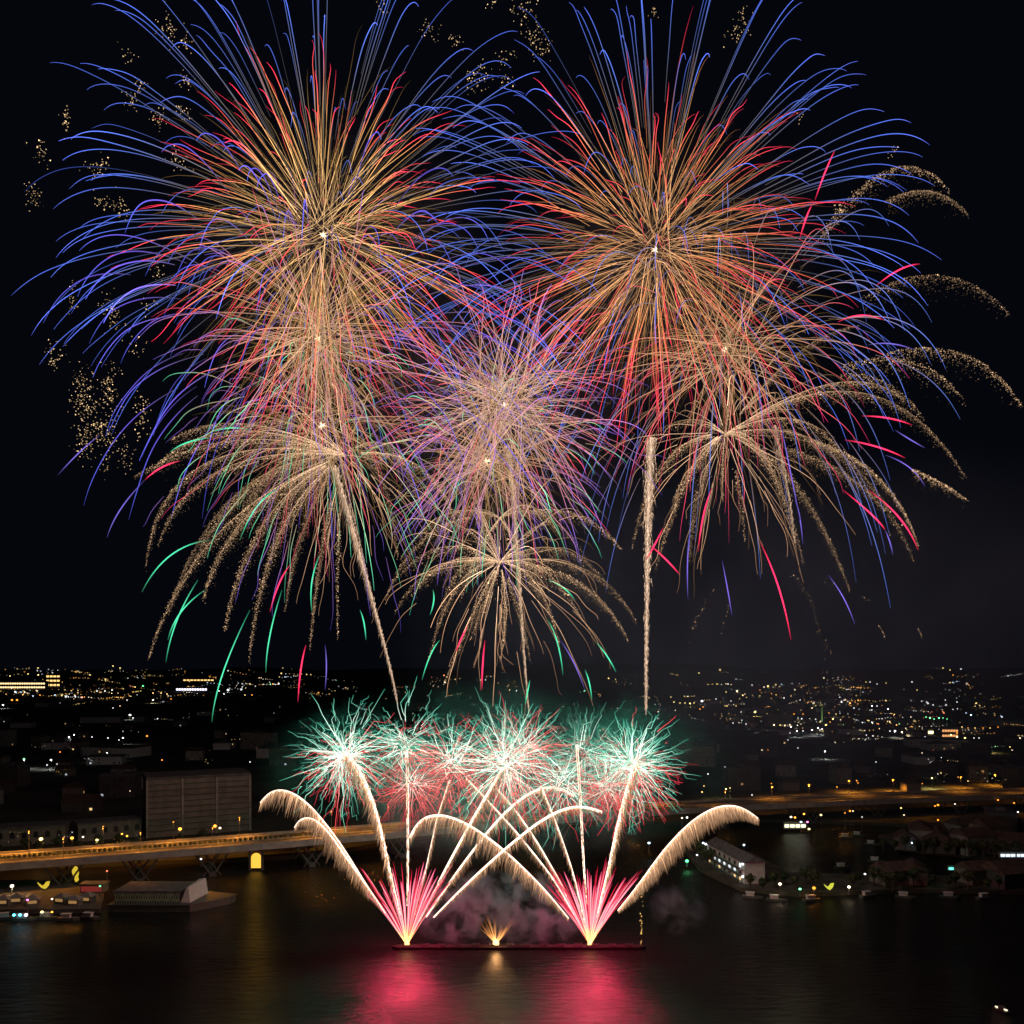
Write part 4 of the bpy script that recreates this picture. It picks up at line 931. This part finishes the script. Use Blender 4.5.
comet('comet', 'upper of the two white arcs bending over to the right', [Lp, (456, 873), (490, 828), (520, 797), (548, 783), (563, 784), (574, 796)], YB + 3, .8, 1.8, 12, 240, 57, cg, lo=.12, gain=1.1)
comet('comet', 'lower of the two white arcs bending over to the right', [Lp, (460, 890), (500, 853), (540, 820), (570, 804), (590, 804), (602, 812)], YB - 3, .8, 1.9, 12, 240, 58, cg, lo=.14, gain=1.1)
comet('comet', 'white arc bending over to the left above the left fan', [Rp, (545, 889), (505, 850), (470, 824), (440, 811), (420, 814), (412, 826), (410, 838)], YB, .8, 1.8, 22, 340, 59, cg, lo=.12, gain=1.1)
comet('comet', 'white comet slanting left from the right fan to the central burst', [Rp, (555, 880), (515, 830), (478, 790), (466, 778)], YB + 4, .8, 1.3, 12, 200, 60, cg, lo=.12, gain=.95, bell=False)
comet('comet', 'steep white comet leaning left, second from the right fan', [Rp, (562, 885), (535, 838), (512, 805), (496, 788)], YB + 4, .8, 1.3, 12, 200, 65, cg, lo=.12, gain=.95, bell=False)
comet('comet', 'steepest white comet leaning left over the right fan', [Rp, (573, 872), (558, 828), (541, 786)], YB - 2, .8, 1.3, 12, 200, 61, cg, lo=.12, gain=.95, bell=False)
comet('comet', 'upright white comet straight above the right pink fan', [Rp, (584, 870), (581, 810), (577, 745)], YB, .8, 1.8, 12, 240, 62, cg, lo=.2, bell=False, gain=1.1)
comet('comet', 'thick white comet rising to the rightmost green burst', [Rp, (609, 868), (618, 825), (627, 790), (636, 762)], YB + 2, .8, 3.0, 20, 460, 63, cg, lo=.14, bell=False, fan=1.3, gain=1.25)
comet('comet', 'largest comet arching right with a long hanging fringe of sparks', [Rp, (640, 884), (662, 852), (690, 822), (712, 807), (733, 802), (748, 808), (757, 819)], YB - 4, 1.0, 2.4, 19, 2200, 64, cg, lo=.17, gain=1.1, fan=.8)

# pink fans (mines) on the barge
def mine(px, py, label, n, a0, a1, hgt, seed):
    r = np.random.default_rng(seed); c = W(px, py, YB); Sx = S
    e = empty('mine_fan', c, label, 'firework', 'fans of jets on the barge')
    for k in range(n):
        a = math.radians(a0 + (a1 - a0) * (k + r.uniform(-.25, .25)) / (n - 1))
        ln = hgt * r.uniform(0.82, 1.06) / max(.82, math.cos(a)) ** 0.5; m_ = 5
        aa = a + r.normal(0, .014, m_); N = 14; u = np.linspace(0, 1, N)[None]
        L_ = ln * r.uniform(0.72, 1.05, (m_, 1))
        dep = r.normal(0, .25)
        x = np.sin(aa)[:, None] * L_ * u; z = np.cos(aa)[:, None] * L_ * u - 6 * (u ** 3)
        x += np.sign(a) * 4 * u ** 3 * abs(a)
        P = np.stack([x * Sx, dep * z * Sx * .5 + r.normal(0, .15, (m_, 1)) * u, z * Sx], -1) + c[None, None]
        K = grad(np.repeat(u, m_, 0), [(0, (2.2, 1.1, .25)), (.12, (1.5, .5, .16)), (.3, (1.25, .26, .27)), (.7, (1.1, .2, .25)), (1, (.6, .03, .08))])
        K[0] *= 1.35; K[0][:, 1:] *= 1.7; K[1][:, 1:] *= 1.4; K[2:] *= np.array([.75, .16, .32])[None, None]
        wdt = np.array([1.5, 1.0, 1.0, .8, .8])[:, None] * (0.35 + 1.0 * u ** .7) * (1 - .8 * u ** 8)
        sp = Sparks().strands(P, wdt * .5 * Sx, K * 1.15); sp.build('jet', e, c, SPARK_LIT)
    b_ = MB().ball((0, 0, 0.2), 0.75, 1.3).build('muzzle_flame', glow('muzzle_fire', (1.0, .55, .15), 5), e)
    return e
m1 = mine(407, 945, 'left fan of pink jets shooting up from the barge', 22, -33, 31, 86, 71); flash(m1, (0, -1, 15), 100000, (1, .03, .12), 6.5)  # added red point light, gives the red pool on the water
m2 = mine(590, 945, 'right fan of pink jets shooting up from the barge', 23, -32, 32, 86, 72); flash(m2, (0, -1, 15), 100000, (1, .03, .12), 6.5)  # the same added red light under the right fan's tips
# small gold gerb between the fans
c = W(496, 944, YB); e = empty('gold_gerb', c, 'small golden fountain at the middle of the barge', 'firework')
r = np.random.default_rng(73); n = 34; a = np.radians(r.uniform(-42, 42, n)); ln = r.uniform(10, 34, n); N = 7; u = np.linspace(0, 1, N)[None]
P = np.stack([np.sin(a)[:, None]*ln[:, None]*u*S, r.normal(0, .2, (n, 1))*ln[:, None]*u*S, np.cos(a)[:, None]*ln[:, None]*(u - .12*u*u)*S], -1) + c[None, None]
Sparks().strands(P, np.full((n, N), .3*S)*(1.1-.6*u), grad(np.repeat(u, n, 0), [(0, (3, 1.9, .8)), (.3, (1.6, .7, .2)), (1, (.35, .1, .03))])).build('spark_jets', e, c, SPARK_LIT)
MB().ball((0, 0, 0.3), 1.0, 1.2).build('flame', glow('gerb_fire', (1.0, .55, .15), 5), e)
flash(e, (0, -1, 2.5), 1500, (1, .5, .2), .8)

# small bursts over the fan: crinkled green and red sparks
TEAL = [(0, (2.0, 2.0, 1.7)), (.5, (1.2, 1.5, 1.25)), (.75, (.35, .95, .68)), (1, (.04, .45, .30))]
REDS = [(0, (2.0, 1.5, 1.3)), (.4, (1.5, .6, .5)), (.65, (1.2, .12, .12)), (1, (.8, .03, .07))]
def crinkle(px, py, Y, label, n, R, redfrac, seed, light, squash=1.0, gain=1.0, tint=(.05, 1, .6)):
    Y += 8; r = np.random.default_rng(seed); c = W(px, py, Y); Sx = Y / F
    e = empty('crackling_burst', c, label, 'firework', 'small crinkled bursts over the barge')
    n = int(n * 1.75); gain = gain * .95; N = 8; d = sphere_dirs(n, 1.0); R_ = 1.12 * R * r.uniform(.35, 1.3, n) ; s0 = r.uniform(.04, .85, n)
    step = np.zeros((n, N, 3)); u = s0[:, None] + (1 - s0)[:, None] * np.linspace(0, 1, N)[None]
    P = d[:, None] * (R_[:, None] * u)[..., None] + r.normal(0, .09 * R, (n, 1, 3))
    kick = r.normal(0, 1, (n, N, 3)) * R * .012; kick[:, 5] *= 9; P = P + np.cumsum(kick, axis=1) * .8
    P[..., 2] -= R * .12 * u ** 2
    P = P * Sx + c[None, None]
    red = (r.uniform(0, 1, n) < redfrac * (1.2 - d[:, 2]))
    K = np.where(red[:, None, None], grad(u, REDS), grad(u, TEAL)) * r.lognormal(0, .35, (n, 1, 1)) * gain
    w_ = np.full((n, N), .31 * Sx) * (1.15 - .6*u)
    order = np.argsort(-R_); own = min(60, n)
    for i in order[:own]: Sparks().strands(P[i:i+1], w_[i:i+1], K[i:i+1]).build('crinkled_spark', e, c, SPARK)
    if n > own: tag(Sparks().strands(P[order[own:]], w_[order[own:]], K[order[own:]]).build('spark_spray', e, c, SPARK), kind='stuff')
    if light: flash(e, (0, 0, 0), light * 4.2, tint, 5.0)
crinkle(345, 756, 289, 'leftmost green burst with red edges over the barge', 260, 47, .27, 81, 9000)
crinkle(405, 745, 293, 'green burst over the upright left comet', 130, 46, .35, 82, 5000, gain=.85)
crinkle(412, 785, 287, 'red sparks low between the left comets', 150, 38, 1.0, 83, 1800, gain=.75, tint=(1, .3, .25))
crinkle(452, 762, 291, 'red and green burst left of the central burst', 200, 44, .7, 84, 4000, tint=(1, .5, .4), gain=.95)
crinkle(504, 764, 289, 'brightest green and white burst at the centre of the row', 300, 58, .3, 85, 11000, gain=1.05)
crinkle(525, 750, 293, 'red tinged burst just right of the brightest centre burst', 150, 44, .65, 86, 2500, gain=.85, tint=(1, .5, .4))
crinkle(562, 782, 287, 'dim green burst low between the centre and the right comets', 170, 46, .2, 87, 4500, gain=.75)
crinkle(632, 766, 289, 'rightmost green and white burst with red underside', 300, 46, .28, 88, 9000, gain=1.05)
crinkle(608, 785, 285, 'red sparks below and left of the rightmost green burst', 150, 38, 1.0, 89, 1500, gain=.8, tint=(1, .3, .25))
crinkle(585, 755, 295, 'faint green burst behind the upright right comet', 130, 46, .35, 90, 3000, gain=.6)

# yellow grains put in as the rising trail's reflection, right of the barge
r = np.random.default_rng(91); n = 26; c = W(641, 915, YB)
P = np.stack([(641 + r.normal(0, 1.0, n) - 512)*S, np.full(n, YB), H - (r.uniform(892, 944, n) - HOR)*S], -1)
e = empty('trail_reflection', c, 'thin column of yellow glints, reflection of the rising trail, right of the barge', 'firework')
Sparks().grains(P, r.uniform(.3, .6, n)*S, np.tile([[1.6, .95, .25]], (n, 1))).build('sparks', e, c, SPARK)  # grains stand for glints reflected in the water

# ------------------------------------------------------------------ smoke
def smoke(px, py, Y, rx, ry, rz, dens, label, scale, col=(.75, .75, .78), thr=.45, seed=0.0, soft=0.25):
    c = W(px, py, Y); m_ = bpy.data.materials.new('smoke'); m_.use_nodes = True; t = m_.node_tree; t.nodes.clear()
    out = t.nodes.new('ShaderNodeOutputMaterial'); v = t.nodes.new('ShaderNodeVolumePrincipled'); t.links.new(v.outputs[0], out.inputs['Volume'])
    v.inputs['Color'].default_value = (*col, 1); v.inputs['Anisotropy'].default_value = 0.0
    tc = t.nodes.new('ShaderNodeTexCoord'); mp = t.nodes.new('ShaderNodeMapping'); mp.inputs['Location'].default_value = (seed, seed * 1.7, 0)
    n_ = t.nodes.new('ShaderNodeTexNoise'); n_.inputs['Scale'].default_value = scale; n_.inputs['Detail'].default_value = 4; n_.inputs['Roughness'].default_value = .6; n_.inputs['Distortion'].default_value = .4
    t.links.new(tc.outputs['Object'], mp.inputs[0]); t.links.new(mp.outputs[0], n_.inputs['Vector'])
    mr = t.nodes.new('ShaderNodeMapRange'); mr.inputs['From Min'].default_value = thr; mr.inputs['From Max'].default_value = thr + soft; mr.inputs['To Min'].default_value = 0; mr.inputs['To Max'].default_value = dens
    t.links.new(n_.outputs[0], mr.inputs['Value'])
    # thin out towards the rim of the cloud
    ln = t.nodes.new('ShaderNodeVectorMath'); ln.operation = 'LENGTH'; mp2 = t.nodes.new('ShaderNodeMapping'); mp2.vector_type = 'POINT'; mp2.inputs['Scale'].default_value = (1/rx, 1/ry, 1/rz)
    t.links.new(tc.outputs['Object'], mp2.inputs[0]); t.links.new(mp2.outputs[0], ln.inputs[0])
    m2_ = t.nodes.new('ShaderNodeMapRange'); m2_.inputs['From Min'].default_value = 1.0; m2_.inputs['From Max'].default_value = .45; m2_.inputs['To Min'].default_value = 0; m2_.inputs['To Max'].default_value = 1
    t.links.new(ln.outputs['Value'], m2_.inputs['Value'])
    ml = t.nodes.new('ShaderNodeMath'); ml.operation = 'MULTIPLY'; t.links.new(mr.outputs[0], ml.inputs[0]); t.links.new(m2_.outputs[0], ml.inputs[1]); t.links.new(ml.outputs[0], v.inputs['Density'])
    b_ = MB().ball((0, 0, 0), 1.0, 1.0, 20, 12); b_.v = [(x*rx, y*ry, z*rz) for x, y, z in b_.v]
    o = b_.build('smoke_cloud', m_, None, c); return tag(o, label, 'smoke', None, 'stuff')
smoke(498, 770, 300, 84, 34, 32, .020, 'teal tinted smoke drifting behind the row of small bursts', .035, (.22, .62, .60), thr=.44, seed=3)  # teal light of the bursts is partly put into the smoke colour
smoke(500, 912, 297, 33, 9, 15, .22, 'pinkish grey puffs of smoke over the middle of the barge', .16, (.42, .62, .8), thr=.47, seed=8, soft=.15)
smoke(678, 910, 301, 11, 6, 9, .08, 'small grey puff of smoke right of the barge', .17, (.4, .62, .8), thr=.44, seed=5, soft=.2)
smoke(850, 640, 420, 230, 100, 95, .0065, 'thin grey smoke bank drifting off to the right', .015, col=(.5, .68, 1.0), thr=.3, seed=1, soft=.5)
smoke(330, 265, 345, 66, 40, 62, .0017, 'faint brown lit smoke hanging inside the upper left burst', .03, thr=.3, seed=11, soft=.4)
smoke(670, 275, 347, 66, 40, 62, .0017, 'faint brown lit smoke hanging inside the upper right burst', .03, thr=.3, seed=13, soft=.4)
smoke(490, 430, 325, 60, 30, 48, .003, 'faint violet grey smoke hanging behind the centre bursts', .03, thr=.32, seed=17, soft=.4)
